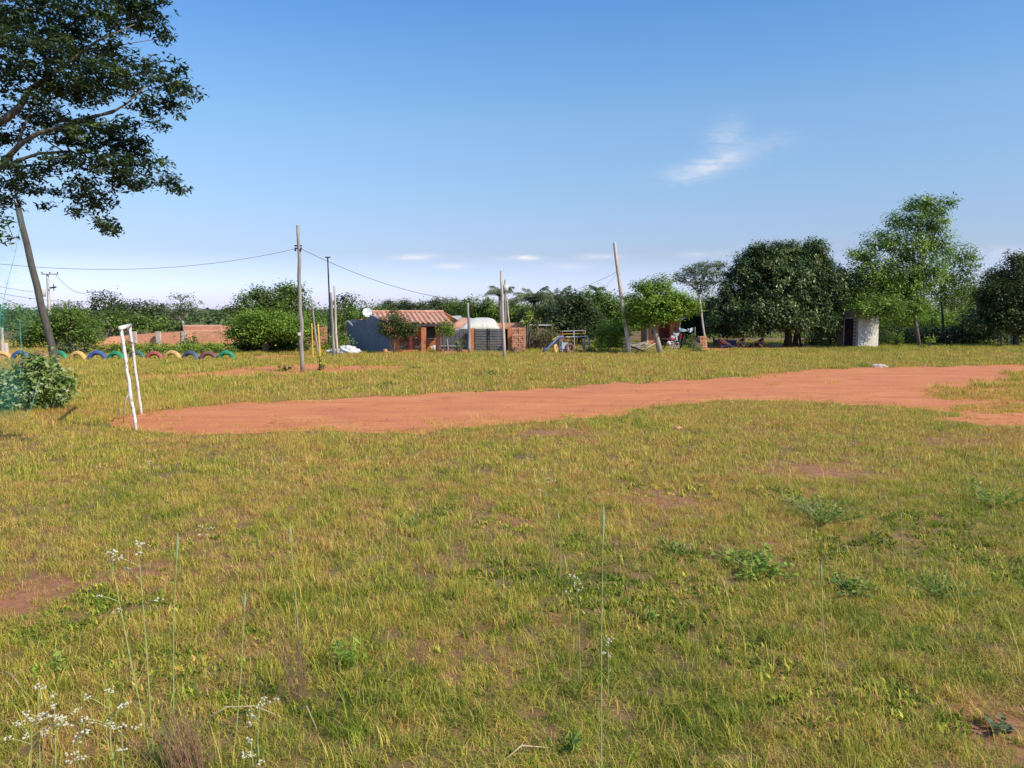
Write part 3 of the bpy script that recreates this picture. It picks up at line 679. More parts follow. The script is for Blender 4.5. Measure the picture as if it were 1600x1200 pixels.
br([q(60, 208), q(80, 225), q(140, 260), q(165, 310), q(170, 350)], .018, .005)
br([q(90, 110), q(130, 100), q(190, 70), q(250, 60)], .02, .005)
br([f1, q(-30, 330), q(10, 345), q(20, 370)], .03, .006)
br([f0, q(-400, 250), q(-480, 60)], .16, .04)
mb.build('trunk', M['bark'], root, True)
ob = [(30,25,75,38),(120,18,70,34),(195,18,48,24),(232,38,26,17),(250,52,16,13),(220,5,40,14),(60,75,60,28),(20,120,55,34),(120,75,62,22),(178,70,26,12),(95,128,55,24),(150,118,45,22),(205,112,45,22),(258,118,38,26),(290,140,22,19),(262,160,30,22),(225,165,25,16),(185,135,35,15),
      (255,196,16,10),(130,150,40,16),(60,160,30,12),(110,215,38,18),(160,215,42,20),(205,228,36,22),(230,252,30,18),(262,285,24,13),(283,298,11,6),(190,262,38,18),(150,250,38,18),(100,248,32,16),(125,285,26,13),(60,270,34,14),(20,262,30,15),(205,285,18,9),(145,320,28,12),(160,345,16,12),(170,360,10,8),(10,320,22,13),(45,300,22,8),(8,372,12,10),(118,330,14,6),(70,320,10,5),(60,188,55,18),(15,215,34,16),(150,196,40,10),(200,196,24,10),(25,290,30,14),(0,345,16,14),(150,305,30,14),(172,352,18,12),(182,285,24,14),(90,300,20,8),(225,290,16,8),
      (-60,60,90,70),(-90,200,80,60),(-60,300,50,40),(-200,40,110,80),(-200,200,80,60),(-350,100,110,90)]
Pc = []
for (px, py, rx, ry) in ob:
    dy = random.uniform(-.8, .8); c = q(px, py, dy); s = (OY+dy)/F; Pc.append((c.x, c.y, c.z, rx*s, max(rx, ry)*s*1.3, ry*s))
C, O, v = crown_pts(Pc, 34, .12, 13, .5, .4)
Vq, Fq = leaf_quads(C, .085, .35, .36, O*.3)
npmesh('crown', Vq, Fq, lm_over, root, np.repeat(v, 4))

# big leafy shrub under the net
S = bush('shrub', 'large broad-leaved shrub with whitish tips below the leaning pole', 50, 18.6, [(20,610,42,38),(62,600,34,42),(88,605,26,26),(45,580,24,28),(-20,610,40,40),(70,570,14,18),(100,590,14,12),(20,640,40,18),(95,622,16,10)], lm_shrub, .115, 26, .16, 13, stems=7)

# ------------------------------------------------------------------ poles and wires
def pole(name, label, top, bot, Y, r, mat='wood_grey', group=None, cat='pole', n=6, Yt=None, wob=.02):
    b = at(bot[0], bot[1], Y); b.z = -.1; t = at(top[0], top[1], Yt or Y); mb = MB(); P = []; R = []
    for i in range(n+1):
        k = i/n; P.append(b.lerp(t, k)+Vector((random.uniform(-wob, wob), 0, 0))*(0 < i < n)); R.append(r*(1.12-.35*k))
    mb.tube(P, R, 10); root = empty(name, (b.x, b.y, 0), label, cat, group)
    mb.build('shaft', M[mat], root, True); return root
p1 = pole('wooden_pole', 'tall grey wooden pole nearest the pitch, with a small white box on it', (465,352), (473,581), 31.0, .08, 'wood_grey', n=9, wob=.03)
c = at(468, 522, 30.87); MB().box(c.x-.055, c.x+.04, c.y-.05, c.y+.03, c.z-.06, c.z+.06).build('meter_box', M['white_paint'], p1, bevel=.008)
mb = MB()
for py in (384, 388): c = at(466, py, 31); mb.tube([c+Vector((-.14, 0, 0)), c+Vector((.14, 0, 0))], .03, 8)
for s in (-.1, .1): c = at(466, 389, 31)+Vector((s, -.05, 0)); mb.tube([c, c+Vector((0, 0, -.09))], .035, 8)
mb.build('bracket', M['dark_metal'], p1)
pole('wooden_pole', 'wooden pole leaning left above the brick hut yard, wire tied near its top', (960,379), (983,554), 45, .115, 'wood_pale', n=8, wob=.03)
pole('wooden_pole', 'thin straight pole in front of the grey slatted gate', (783,423), (788,559), 41.6, .075, 'wood_pale', n=7)
pole('wooden_pole', 'short pole in front of the brick gate pillar', (731,473), (734,551), 44.8, .085, 'wood_grey')
pole('wooden_pole', 'leaning thin pole behind the wall right of the gate', (791,460), (801,535), 50, .05, 'wood_pale')
pole('wooden_pole', 'pale thin pole standing left of the mango tree', (1093,466), (1104,541), 52, .07, 'wood_pale')
pole('leaning_pole', 'dark leaning pole at the left that holds the teal net', (27,318), (95,600), 25.7, .115, 'wood_dark', n=9)  # dark wood colour stands in for shade from the overhanging tree
pole('wooden_pole', 'taller of the two thin poles left of the blue-grey wall', (517,457), (522,557), 42, .075, 'wood_grey')
pole('wooden_pole', 'thinner of the two poles left of the blue-grey wall', (522,446), (527,556), 42.6, .065, 'wood_pale')
lp = pole('lamp_mast', 'tall thin metal mast with flat top rising behind the two thin poles', (512,403), (518,546), 50, .055, 'dark_metal', cat='mast', wob=0)
c = at(512, 402, 50); MB().box(c.x-.16, c.x+.16, c.y-.1, c.y+.1, c.z-.03, c.z+.03).build('lamp_head', M['dark_metal'], lp)
pole('wooden_pole', 'pale pole leaning left just behind the yellow posts', (487,467), (497,552), 44, .06, 'wood_grey')
pole('yellow_post', 'thin yellow post right of the grey wooden pole, nearer the red track', (497,506), (501,578), 32.2, .045, 'yellow', cat='post', wob=0)
pole('yellow_post', 'thinner yellow post standing farther back beside the grey wooden pole', (487,505), (489,561), 39.5, .04, 'yellow', cat='post', wob=0)
tp = pole('transformer_pole', 'pole with a white transformer behind the small palm', (789,437), (790,530), 58, .08, 'wood_grey')
c = at(790, 450, 57.7); MB().tube([c+Vector((0, 0, -.25)), c+Vector((0, 0, .25))], .2, 12).build('transformer', M['white_paint'], tp, True)
for lbl, x, t, b_, Y, aw, w in (('concrete power pole with crossarm and transformer behind the leaning pole', 74, 428, 540, 80, 13, .16), ('grey power pole with crossarm left of the round dark tree', 145, 456, 525, 95, 13, .12),
                     ('small far power pole with crossarm above the broad dark tree', 194, 470, 520, 130, 7, .12), ('small far power pole with a wide crossarm right of the broad dark tree', 224, 481, 520, 125, 8, .12)):
    pp = pole('power_pole', lbl, (x, t), (x+6 if x == 74 else x+2, b_), Y, w, 'concrete', 'power poles along the far road', 'power pole', wob=0)
    l = at(x-aw*.7, t, Y-.15); r_ = at(x+aw*1.3, t+.5, Y-.15); mb = MB().tube([l, r_], .07, 6); mb.build('crossarm', M['concrete'], pp)
    for k in (.03, .5, .97): c = l.lerp(r_, k); MB().tube([c, c+Vector((0, 0, .22))], .06, 6).build('insulator', M['dark_metal'], pp)
    if x == 74:
        c = at(67, 458, Y-.4); MB().tube([c+Vector((0, 0, -.35)), c+Vector((0, 0, .4))], .27, 10).build('transformer', M['concrete'], pp, True)
        c = at(84, 450, Y-.2); MB().tube([c+Vector((-.4, 0, 0)), c+Vector((.25, 0, .1))], .08, 6).tube([c+Vector((0, 0, -.3)), c+Vector((0, 0, .4))], .05, 6).build('bracket', M['dark_metal'], pp)
def wire(label, a, b, sag, r=.012, group=None, n=24):
    P = []
    for i in range(n+1):
        t = i/n; p = a.lerp(b, t); p.z -= sag*4*t*(1-t); P.append(p)
    single(MB().tube(P, r, 4), 'overhead_wire', M['wire'], label, 'wire', group, True, origin=a)
wire('overhead wire running from the tall grey pole out of the left side', at(465,388,31), at(-190,385,24), .75, .007)
wire('overhead wire sagging from the tall grey pole across the roofs to the leaning pole', at(467,387,31), at(967,423,45), 1.95, .009, n=40)
wire('short second wire dropping left from the leaning pole', at(967,424,45), at(905,478,60), .3, .008)
wire('uppermost wire from the left edge to the concrete power pole', at(-80,425,60), at(67,457,79.5), .3, .016)
wire('wire from the left edge to the crossarm of the grey power pole', at(-80,440,60), at(140,471,94), .5, .018)
wire('lower wire from the left edge behind the net to far trees', at(-60,430,55), at(60,487,90), .3, .016)
wire('wire between concrete power pole and grey power pole', at(86,428,80), at(140,456,95), .8, .025)

# net
m, nt, out = newmat('teal_net'); a = N(nt, 'ShaderNodeAttribute', attribute_name='v')
mpv = N(nt, 'ShaderNodeMapping'); mpv.inputs['Scale'].default_value = (3, 3, .25); nt.links.new(N(nt, 'ShaderNodeNewGeometry').outputs['Position'], mpv.inputs[0])
fol = ramp(nt, [(.35, (.55, .55, .55)), (.6, (1, 1, 1)), (.68, (1.9, 1.9, 1.9))], noise(nt, 1.6, 4, .6, mpv.outputs[0], .5))
fac = math_(nt, 'MULTIPLY', a.outputs['Fac'], fol, True)
d = N(nt, 'ShaderNodeBsdfDiffuse'); d.inputs[0].default_value = (.1, .42, .34, 1)
tl_ = N(nt, 'ShaderNodeBsdfTranslucent'); tl_.inputs[0].default_value = (.06, .4, .33, 1)
m1 = N(nt, 'ShaderNodeMixShader'); m1.inputs[0].default_value = .4; nt.links.new(d.outputs[0], m1.inputs[1]); nt.links.new(tl_.outputs[0], m1.inputs[2])
tr = N(nt, 'ShaderNodeBsdfTransparent'); mx = N(nt, 'ShaderNodeMixShader'); nt.links.new(fac, mx.inputs[0]); nt.links.new(tr.outputs[0], mx.inputs[1]); nt.links.new(m1.outputs[0], mx.inputs[2])
nt.links.new(mx.outputs[0], out.inputs[0]); M['net'] = m
rows = [(322,27,27,25.5,.02),(345,33,31,25,.06),(400,22,42,23.5,.08),(440,14,52,22,.09),(480,8,60,21,.10),(515,4,48,20,.12),(545,0,36,19,.12),(580,-90,44,18,.2),(610,-90,52,17.3,.2),(640,-90,46,16.8,.2),(660,-90,26,16.6,.18),(682,-90,6,16.2,.14)]
V = []; A = []; K = 40
for i, (py, xl, xr, Y, dn) in enumerate(rows):
    for k in range(K):
        t = k/(K-1); px = -170+(xr+170)*t; p = at(px, py, Y-1.2*(1-t)+.12*math.sin(k*.7+i)); p.z = max(p.z, .02)
        V.append(tuple(p)); e = 1 if px > xl else 2.6; A.append(dn*e*(1.5 if k == K-1 and i < 5 else 1)*(1 if i < 5 else min(1, (1.02-t)*5.0*(1+.5*math.sin(i*1.7))))*random.uniform(.8, 1.15) if px > -170 else dn)
I = np.arange(len(rows)*K).reshape(len(rows), K); Fq = np.stack([I[:-1, :-1], I[:-1, 1:], I[1:, 1:], I[1:, :-1]], -1).reshape(-1, 4)
nroot = empty('safety_net', (gx(30, 20), 20, 0), 'torn teal mesh net hanging from the leaning pole over the shrub', 'net')
npmesh('netting', V, Fq, M['net'], nroot, A, True)
edge = [at(27,322,25.5), at(33,345,25), at(24,395,23.6), at(12,440,22.2), at(1,490,21), at(-8,560,19.5), at(-20,640,17.5)]
m_, nt, out = newmat('teal_rope'); princ(nt, out, ramp(nt, [(.3, (.08, .3, .3)), (.7, (.12, .4, .38))], noise(nt, 9)), .8); M['rope'] = m_
mb = MB().tube(edge, .006, 5).tube([at(31,505,20.3), at(33,540,19.8), at(32,585,18)], .008, 5).tube([at(62,590,17.4), at(48,640,17), at(20,668,16.6), at(-10,690,16.2)], .005, 5)
mb.build('edge_rope', M['rope'], nroot, True)
for lb, x, t, b_, Y in (('short weathered post left of the net crease, near the left edge', 3, 512, 552, 44),('squat brick post behind the net, near the left edge', 9, 536, 552, 46)):
    pole('fence_post', lb, (x, t), (x+1, b_), Y, .09 if x == 3 else .14, 'wood_pale' if x == 3 else 'stone', cat='post')

# goal
def rustpaint():
    m, nt, out = newmat('chipped_white_paint'); g = N(nt, 'ShaderNodeNewGeometry')
    mp = N(nt, 'ShaderNodeMapping'); mp.inputs['Scale'].default_value = (2, 2, 1.6); nt.links.new(g.outputs['Position'], mp.inputs[0])
    n = noise(nt, 4.5, 7, .75, mp.outputs[0]); c = ramp(nt, [(.37, (.2, .08, .045)), (.41, (.42, .3, .22)), (.44, (.72, .7, .66)), (.7, (.84, .82, .79))], n)
    princ(nt, out, c, .55, n, .4); return m
M['chip'] = rustpaint()
gr = empty('goal', (G(216, 668).x, G(216, 668).y, 0), 'old white goal with chipped rusty paint standing on the red dirt', 'goal')
d1 = G(213, 673).y; d2 = G(221, 648).y
f_b = G(213, 673); r_b = G(221, 648); f_t = at(189, 515, d1); r_t = at(203, 514, d2-.4); r_t.z = f_t.z+.02
for b_, t_ in ((f_b, f_t), (r_b, r_t)):
    P = [b_.lerp(t_, i/10)+Vector((random.uniform(-.012, .012), 0, 0))*(0 < i < 10) for i in range(11)]; P[0].z = -.1
    MB().tube(P, .031, 12).build('goal_post', M['chip'], gr, True)
e = (r_t-f_t).normalized()*.12
MB().tube([f_t-e+Vector((0, 0, .03)), r_t+e+Vector((0, 0, .03))], .043, 12).build('crossbar', M['chip'], gr, True)
mb = MB(); a1 = at(201, 615, d1+.6); mb.tube([a1, at(195, 628, d1+.7), at(194, 648, d1+.8), G(193, 660)], .012, 6)
mb.tube([G(184, 655), at(185, 645, G(184, 655).y), at(188, 640, d1+1)], .01, 6)
mb.build('brace', M['white_paint'], gr, True)

# tyres
def torus_half(R, r, n=26, k=10, a0=-.25, a1=PI+.25):
    V = []; Fq = []
    for i in range(n+1):
        t = a0+(a1-a0)*i/n
        for j in range(k):
            s = 2*PI*j/k; rr = R+r*math.cos(s)*1.0
            V.append((rr*math.cos(t), r*1.05*math.sin(s), rr*math.sin(t)))
    for i in range(n):
        for j in range(k):
            a = i*k+j; b = i*k+(j+1) % k; Fq.append((a, b, b+k, a+k))
    return V, Fq
tcols = {'yellow': ((.62, .36, .1), (.78, .5, .18)), 'blue': ((.03, .07, .22), (.07, .14, .36)), 'green': ((.015, .2, .1), (.04, .34, .16)), 'dull green': ((.03, .11, .08), (.08, .2, .14)), 'red': ((.3, .07, .05), (.45, .13, .1)), 'brown': ((.12, .05, .045), (.24, .1, .08)), 'slate blue': ((.06, .08, .14), (.12, .16, .24))}
tl_ = [(-24,'red','half-buried red tyre beyond the left end of the net'),(6,'yellow','half-buried yellow tyre at the left edge, seen past the net'),(35,'blue','half-buried blue tyre mostly hidden behind the shrub'),(64,'red','half-buried red tyre hidden behind the shrub and net'),(94,'green','half-buried green tyre half covered by the shrub'),
       (123.5,'yellow','half-buried yellow tyre just right of the shrub'),(154,'blue','half-buried bright blue tyre between a yellow and a green one'),(183,'green','half-buried green tyre just left of the goal posts'),(216,'dull green','half-buried dull green tyre seen between and behind the goal posts'),
       (243,'red','half-buried red tyre just right of the goal posts'),(271,'yellow','half-buried yellow tyre between the red and the slate blue ones'),(299,'slate blue','half-buried slate blue tyre third from the right end'),(327,'brown','half-buried brown tyre second from the right end'),(355,'green','half-buried bright green tyre at the right end of the row')]
for x, cn, lb in tl_:
    mn = 'tyre_'+cn.replace(' ', '_')
    if mn not in M: M[mn] = mottled(mn, *tcols[cn], 5, .6, .3)
    Y = 39.2; cx_ = gx(x, Y); rt = empty('half_buried_tyre', (cx_, Y, 0), lb, 'tyre', 'painted half-buried tyres in a row')
    R = .375+random.uniform(-.02, .02); V, Fq = torus_half(R, .115); rot = random.uniform(-.25, .25)
    V = [(vx*math.cos(rot)-vy*math.sin(rot)+cx_, vx*math.sin(rot)+vy*math.cos(rot)+Y, vz-.02) for vx, vy, vz in V]
    npmesh('tread', V, Fq, M[mn], rt, None, True)
    # side rib ring
    V, Fq = torus_half(R-.02, .03, 22, 6); V = [(vx*math.cos(rot)-(vy-.1)*math.sin(rot)+cx_, vx*math.sin(rot)+(vy-.1)*math.cos(rot)+Y, vz-.02) for vx, vy, vz in V]
    npmesh('sidewall_rib', V, Fq, M[mn], rt, None, True)
#PART3
# ------------------------------------------------------------------ walls and buildings
def zb(py, Y): return max(0, hz(py, Y))
def wallrun(name, label, prof, Y, mat, cat='wall', th=.2, cap=None, Y1=None):
    """upright wall with stepped or sloping top: prof = [(px, py)]"""
    root = empty(name, (gx(prof[0][0], Y), Y, 0), label, cat); mb = MB(); n = len(prof)-1; Y1 = Y1 or Y
    for i in range(n):
        ya = Y+(Y1-Y)*i/n; yb = Y+(Y1-Y)*(i+1)/n
        a = at(*prof[i], ya); b = at(*prof[i+1], yb)
        if abs(a.x-b.x) < .02: continue
        mb.slab(a, b, th, 0, (a.z, b.z))
    mb.build('masonry', M[mat], root)
    return root
wl = wallrun('brick_wall', 'long orange brick boundary wall behind the hedge at left', [(133,538),(165,537),(166,531),(172,526),(190,525),(230,521),(290,518),(300,518),(355,517),(372,518)], 56, 'brick_wall', Y1=60)
for px in (136, 246, 286, 346, 208):
    k = 56+4*(px-133)/239; a = at(px, 518, k-.15); MB().box(a.x-.15, a.x+.15, k-.13, k+.1, 0, hz(518.5 if px > 200 else 538, k)+.03).build('pillar', M['stone'], wl)
rh = empty('red_roofed_house', (gx(315,68), 68, 0), 'low house with plain red roof just showing above the long brick wall', 'house')
MB().box(gx(290,68), gx(349,68), 68, 73, 0, hz(510,68)).build('wall', M['brick_wall'], rh)
a = [at(287,518,67.3), at(351,517,67.3), at(347,507.5,70.5), at(289,507.5,70.5)]
MB().add([tuple(v) for v in a]+[(v.x, v.y, v.z-.12) for v in a], [(0,1,2,3),(7,6,5,4),(0,4,5,1),(1,5,6,2),(2,6,7,3),(3,7,4,0)]).build('roof', M['tile'], rh)
wallrun('brick_wall', 'short broken brick wall between the grey pole and the two thin poles', [(448,533),(465,529),(475,515),(490,512),(513,510),(512,513)], 55, 'brick_wall')

# blue-grey side wall
bw = empty('side_wall', (gx(612,46), 46, 0), 'tall blue-grey rendered side wall with a notched top, left of the tiled house', 'wall')
A0 = at(544.5, 546, 50.6); A1 = at(612, 552, 46); mb = MB()
topz = lambda px, py, t: at(px, py, 50.6+(46-50.6)*t).z
def along(t): return A0.lerp(A1, t)
seg = [(0, 500.5), (.14, 509.5), (.26, 499.8), (.52, 499), (.56, 492), (.64, 494), (1.0, 508)]
for i in range(len(seg)-1):
    t0, y0 = seg[i]; t1, y1 = seg[i+1]; a = along(t0); b = along(t1)
    mb.slab(a, b, .16, 0, (hz(y0, a.y), hz(y1, b.y)))
mb.build('masonry', M['blue_wall'], bw)
mb = MB(); a = along(0); b = along(.26); mb.slab(a+Vector((.15, .3, 0)), b+Vector((.15, .3, 0)), .1, (hz(509, a.y), hz(509, a.y)), (hz(499.5, a.y), hz(499.5, b.y))); mb.build('gable_infill', M['concrete'], bw)
mb = MB(); mb.slab(a+Vector((.15, .25, 0)), b+Vector((.15, .25, 0)), .16, (hz(499.4, a.y), hz(499.4, b.y)), (hz(498.4, a.y), hz(498.4, b.y))); mb.build('coping', M['tile'], bw)
# dish
dr = empty('satellite_dish', tuple(along(.45)+Vector((0, -.1, hz(499, 48)))), 'white round satellite dish mounted on top of the blue-grey wall', 'satellite dish')
dc = at(574, 488.5, 48.2); V = []; Fq = []
nr, nk = 5, 24; ax = Vector((.28, -.93, .25)).normalized(); u = ax.cross(Vector((0, 0, 1))).normalized(); w_ = u.cross(ax)
for i in range(nr+1):
    rr = .29*i/nr
    for k in range(nk): t = 2*PI*k/nk; V.append(tuple(dc+u*rr*math.cos(t)+w_*rr*math.sin(t)+ax*(.07*(i/nr)**2)))
for i in range(nr):
    for k in range(nk): a = i*nk+k; b = i*nk+(k+1) % nk; Fq.append((a, b, b+nk, a+nk))
npmesh('reflector', V, Fq, M['white'], dr, None, True)
MB().tube([dc+ax*.06-w_*.28, dc+ax*.3], .012, 6).build('feed_arm', M['grey_lt'], dr); MB().tube([dc+ax*.28, dc+ax*.36], .03, 8).build('receiver', M['grey_lt'], dr)
MB().tube([dc-ax*.02, dc-ax*.1-Vector((0, 0, .15)), dc-ax*.1-Vector((0, 0, .55))], .025, 8).build('mount', M['grey_lt'], dr)

# tiled house
HY = 49.5
ho = empty('tiled_house', (gx(650,HY), HY, 0), 'small orange brick house with corrugated terracotta roof behind a brick and iron fence', 'house')
def wave_roof(name, e0, e1, r0, r1, root, pitch=.3, amp=.06, mat='tile'):
    """corrugated sheet between eave e0-e1 and ridge r0-r1"""
    W = (e1-e0).length; n = int(W/pitch)*6; rows_ = 9; V = []; A = []
    nrm = (e1-e0).cross(r0-e0).normalized()
    if nrm.z < 0: nrm = -nrm
    for j in range(rows_):
        t = j/(rows_-1); a = e0.lerp(r0, t); b = e1.lerp(r1, t)
        for i in range(n+1):
            s = i/n; V.append(tuple(a.lerp(b, s)+nrm*(amp*math.sin(2*PI*s*n/6)+(.015 if j % 2 else 0)))); A.append(0)
    I = np.arange(rows_*(n+1)).reshape(rows_, n+1); Fq = np.stack([I[:-1, :-1], I[:-1, 1:], I[1:, 1:], I[1:, :-1]], -1).reshape(-1, 4)
    return npmesh(name, V, Fq, M[mat], root)
e0 = at(587, 504.5, HY-1.3); e1 = at(708, 504.5, HY-1.3); r0 = at(581, 490.5, HY+2.2); r1 = at(693, 487.5, HY+2.2); r0.z = r1.z
rf = wave_roof('roof', e0, e1, r0, r1, ho)
b0 = Vector((e0.x, HY+5.7, e0.z)); b1 = Vector((e1.x, HY+5.7, e1.z)); wave_roof('roof', b1, b0, r1, r0, ho)
MB().tube([r0+Vector((0, 0, .03)), r1+Vector((0, 0, .03))], .09, 8).build('ridge_tiles', M['tile'], rf).location -= Vector((0, 0, 0))
MB().box(e0.x, e1.x, HY-1.28, HY-1.2, e0.z-.2, e0.z-.06).build('fascia', M['wood_dark'], ho)
x0, x1 = gx(592,HY), gx(704,HY); zt = e0.z-.1
MB().box(x0, gx(648,HY), HY, HY+4.4, 0, zt).box(gx(648,HY), gx(666,HY), HY-.0, HY+4.4, 0, zt).box(gx(681,HY), x1, HY, HY+4.4, 0, zt).box(gx(666,HY), gx(681,HY), HY, HY+.2, 0, hz(528,HY)).box(gx(666,HY), gx(681,HY), HY, HY+.2, hz(511,HY), zt).box(gx(666,HY), gx(681,HY), HY+.9, HY+4.4, 0, zt).build('wall', M['brick'], ho)
for (wa, wb, ya, yb) in ((667, 680, 512, 527.5), (634, 643, 516, 532)):
    a = gx(wa,HY); b = gx(wb,HY); fr = MB(); z0_, z1_ = hz(yb,HY), hz(ya,HY); yy = HY-.03
    fr.box(a, b, yy, yy+.06, z1_-.05, z1_).box(a, b, yy, yy+.06, z0_, z0_+.05).box(a, a+.05, yy, yy+.06, z0_+.05, z1_-.05).box(b-.05, b, yy, yy+.06, z0_+.05, z1_-.05).box((a+b)/2-.02, (a+b)/2+.02, yy, yy+.06, z0_+.05, z1_-.05)
    fo = fr.build('window', M['wood_dark'], ho); MB().box(a+.05, b-.05, yy+.035, yy+.05, z0_+.05, z1_-.05).build('pane', M['glass'], fo)
MB().box(gx(668,HY), gx(681,HY), HY-.08, HY-.02, hz(529.5,HY), hz(528,HY)).build('sill', M['white_paint'], ho)
MB().box(gx(656,HY-1.1), gx(700,HY-1.1), HY-1.15, HY-1.03, hz(511,HY-1.1), hz(507,HY-1.1)).build('veranda_beam', M['rustred'], ho)
MB().box(gx(691,HY), gx(699,HY), HY-.05, HY-.01, 0, hz(515,HY)).build('door', M['rustred'], ho)
for px in (642.5, 662): 
    a = gx(px, HY-1.1); MB().box(a-.08, a+.08, HY-1.18, HY-1.02, 0, hz(511,HY-1.1)-.005).build('veranda_post', M['white_paint'] if px == 662 else M['rustred'], ho)
tk = empty('water_tank', tuple(at(674,488,54)), 'pale blue water tank top showing above the tiled roof', 'water tank'); tk.location.z = 0
c = at(674.5, 486, 54.5); MB().tube([(c.x, c.y, 0), (c.x, c.y, c.z-.5)], .3, 8).build('stand', M['concrete'], tk); MB().tube([(c.x, c.y, c.z-.5), (c.x, c.y, c.z)], .3, 16).build('tank_body', M['blue_lt'], tk, True)
MB().tube([(c.x, c.y, c.z+.002), (c.x, c.y, c.z+.07)], [.3, .12], 16).build('lid', M['blue_lt'], tk)

# front fence of the tiled house
FY = 46.2
ff = empty('garden_fence', (gx(640,FY), FY, 0), 'orange brick and black iron garden fence in front of the tiled house', 'fence')
for (a_, b_, t_) in ((613, 624, 519), (659.5, 666, 512), (681.5, 688, 515)):
    p = MB().box(gx(a_,FY), gx(b_,FY), FY-.2, FY+.2, 0, hz(t_,FY)).build('pillar', M['brick'], ff)
MB().box(gx(616.5,FY), gx(619.5,FY), FY-.24, FY-.2, hz(536,FY), hz(530,FY)).build('meter_box', M['white_paint'], ff, bevel=.01)
MB().box(gx(624,FY), gx(659.5,FY), FY-.1, FY+.1, 0, hz(547,FY)).build('low_wall', M['brick'], ff)
mb = MB(); x0, x1 = gx(624,FY), gx(659.5,FY); zt = hz(532,FY); z0_ = hz(547,FY)
for i in range(17): xx = x0+(x1-x0)*(i+.5)/17; mb.tube([(xx, FY, z0_), (xx, FY, zt)], .007, 5)
for z in (zt, z0_+.1): mb.tube([(x0, FY, z), (x1, FY, z)], .012, 5)
mb.build('railing', M['dark_metal'], ff)
def bicycle(label, px, Y):
    c = Vector((gx(px,Y), Y, 0)); r = empty('bicycle', tuple(c), label, 'bicycle'); R = .3
    for s in (-1, 1):
        V, Fq = torus_half(R, .025, 28, 6, 0, 2*PI); V = [(v[0]+c.x+s*.5, v[1]+Y, v[2]+R+.02) for v in V]; wh = npmesh('wheel', V, Fq, M['dark_metal'], r, None, True)
        mb = MB()
        for k in range(8): t = PI*k/8; mb.tube([(c.x+s*.5-R*math.cos(t), Y, R+.02-R*math.sin(t)), (c.x+s*.5+R*math.cos(t), Y, R+.02+R*math.sin(t))], .004, 3)
        mb.build('spokes', M['grey_lt'], wh)
    q_ = lambda x, z: (c.x+x, Y, z); mb = MB()
    for a, b in (((-.5,.32),(-.18,.75)),((-.5,.32),(-.05,.3)),((-.05,.3),(-.2,.78)),((-.18,.72),(.32,.74)),((-.05,.3),(.32,.68)),((.32,.82),(.5,.32))): mb.tube([q_(*a), q_(*b)], .018, 6)
    mb.build('frame', M['dark_metal'], r); MB().tube([(c.x+.3, Y-.22, .86), (c.x+.32, Y, .84), (c.x+.3, Y+.22, .86)], .014, 6).build('handlebar', M['grey_lt'], r)
    MB().box(c.x-.32, c.x-.1, Y-.05, Y+.05, .78, .84).build('saddle', M['dark'], r, bevel=.02)
bicycle('dark bicycle parked behind the iron fence of the tiled house', 643, 47.4)
for (lb, nm, px, w1, h1, mt) in (('yellow bucket on the porch of the tiled house', 'bucket', 674.5, .14, .32, 'yellow'), ('white bucket on the porch beside the yellow one', 'bucket', 678.5, .15, .36, 'white_paint')):
    c = gx(px, 48.3); mb = MB().tube([(c, 48.3, 0), (c, 48.3, h1)], [w1*.75, w1], 12); r = empty('bucket', (c, 48.3, 0), lb, 'bucket'); mb.build('body', M[mt], r, True)
    mb = MB().tube([(c+w1*math.cos(t), 48.3, h1+w1*.9*math.sin(t)) for t in np.linspace(0, PI, 8)], .008, 4); mb.build('handle', M['dark_metal'], r)
# trees by the fence
tree('garden_tree', 'small garden tree with reddish tips in front of the tiled house', 616, 45.4, [(606,511,17,11),(624,510,17,11),(614,496,9,13),(642,511,15,9),(600,504,9,8),(634,518,14,8),(612,520,16,7),(628,500,9,7)], lm_red, .12, 22, .28, 15, .04, 'bark')
tree('garden_tree', 'small round tree with two thin trunks in front of the grey sheet fence', 698, 45.8, [(697,507,9,11),(700,517,10,9),(692,515,8,9),(706,520,5,5)], lm_yel, .1, 24, .22, 14, .035, 'bark_pale', tpath=[(701,549),(699,535),(697,523)])
bush('garden_bush', 'small bright green bush in the brick planter', 718, 45.8, [(718,536,4.5,5),(718,543,3.5,4)], lm_yel, .1, 20, .2, 8)
pl = empty('brick_planter', (gx(710,46), 46, 0), 'low brick planter edging in front of the grey sheet fence', 'planter')
MB().box(gx(688,46), gx(734,46), 45.9, 46.1, 0, .2).build('edging', M['brick'], pl); MB().box(gx(694,45.2), gx(714,45.2), 44.9, 45.6, 0, .12).build('step', M['brick_pale'], pl)
# shelter with pale roof, sheet fence
sh = empty('shelter', (gx(745,49), 49, 0), 'shelter with pale curved tarpaulin roof behind the grey gate', 'shelter')
def curved_roof(name, pxs, zt_, z0e, Y0, Y1, root, mat, lump=.04):
    V = []; n = 24
    for j in range(5):
        Y = Y0+(Y1-Y0)*j/4
        for i in range(n+1):
            t = i/n; x = gx(pxs[0]+(pxs[1]-pxs[0])*t, Y0); z = hz(z0e,Y0)+(hz(zt_,Y0)-hz(z0e,Y0))*(1-abs(2*t-1)**4)*(.3+.7*(j/4)**.6)
            V.append((x, Y, z+random.uniform(-lump, lump)*.6))
    V += [(v[0], Y0+.02, hz(z0e+1.5,Y0)) for v in V[:n+1]]
    I = np.arange(5*(n+1)).reshape(5, n+1); Fq = list(map(tuple, np.stack([I[:-1, :-1], I[:-1, 1:], I[1:, 1:], I[1:, :-1]], -1).reshape(-1, 4)))
    for i in range(n): Fq.append((i, 5*(n+1)+i, 5*(n+1)+i+1, i+1))
    return npmesh(name, V, Fq, M[mat], root, None, True)
curved_roof('roof_sheet', (704, 745), 497, 512, 49.5, 53, sh, 'tile').name = 'roof'
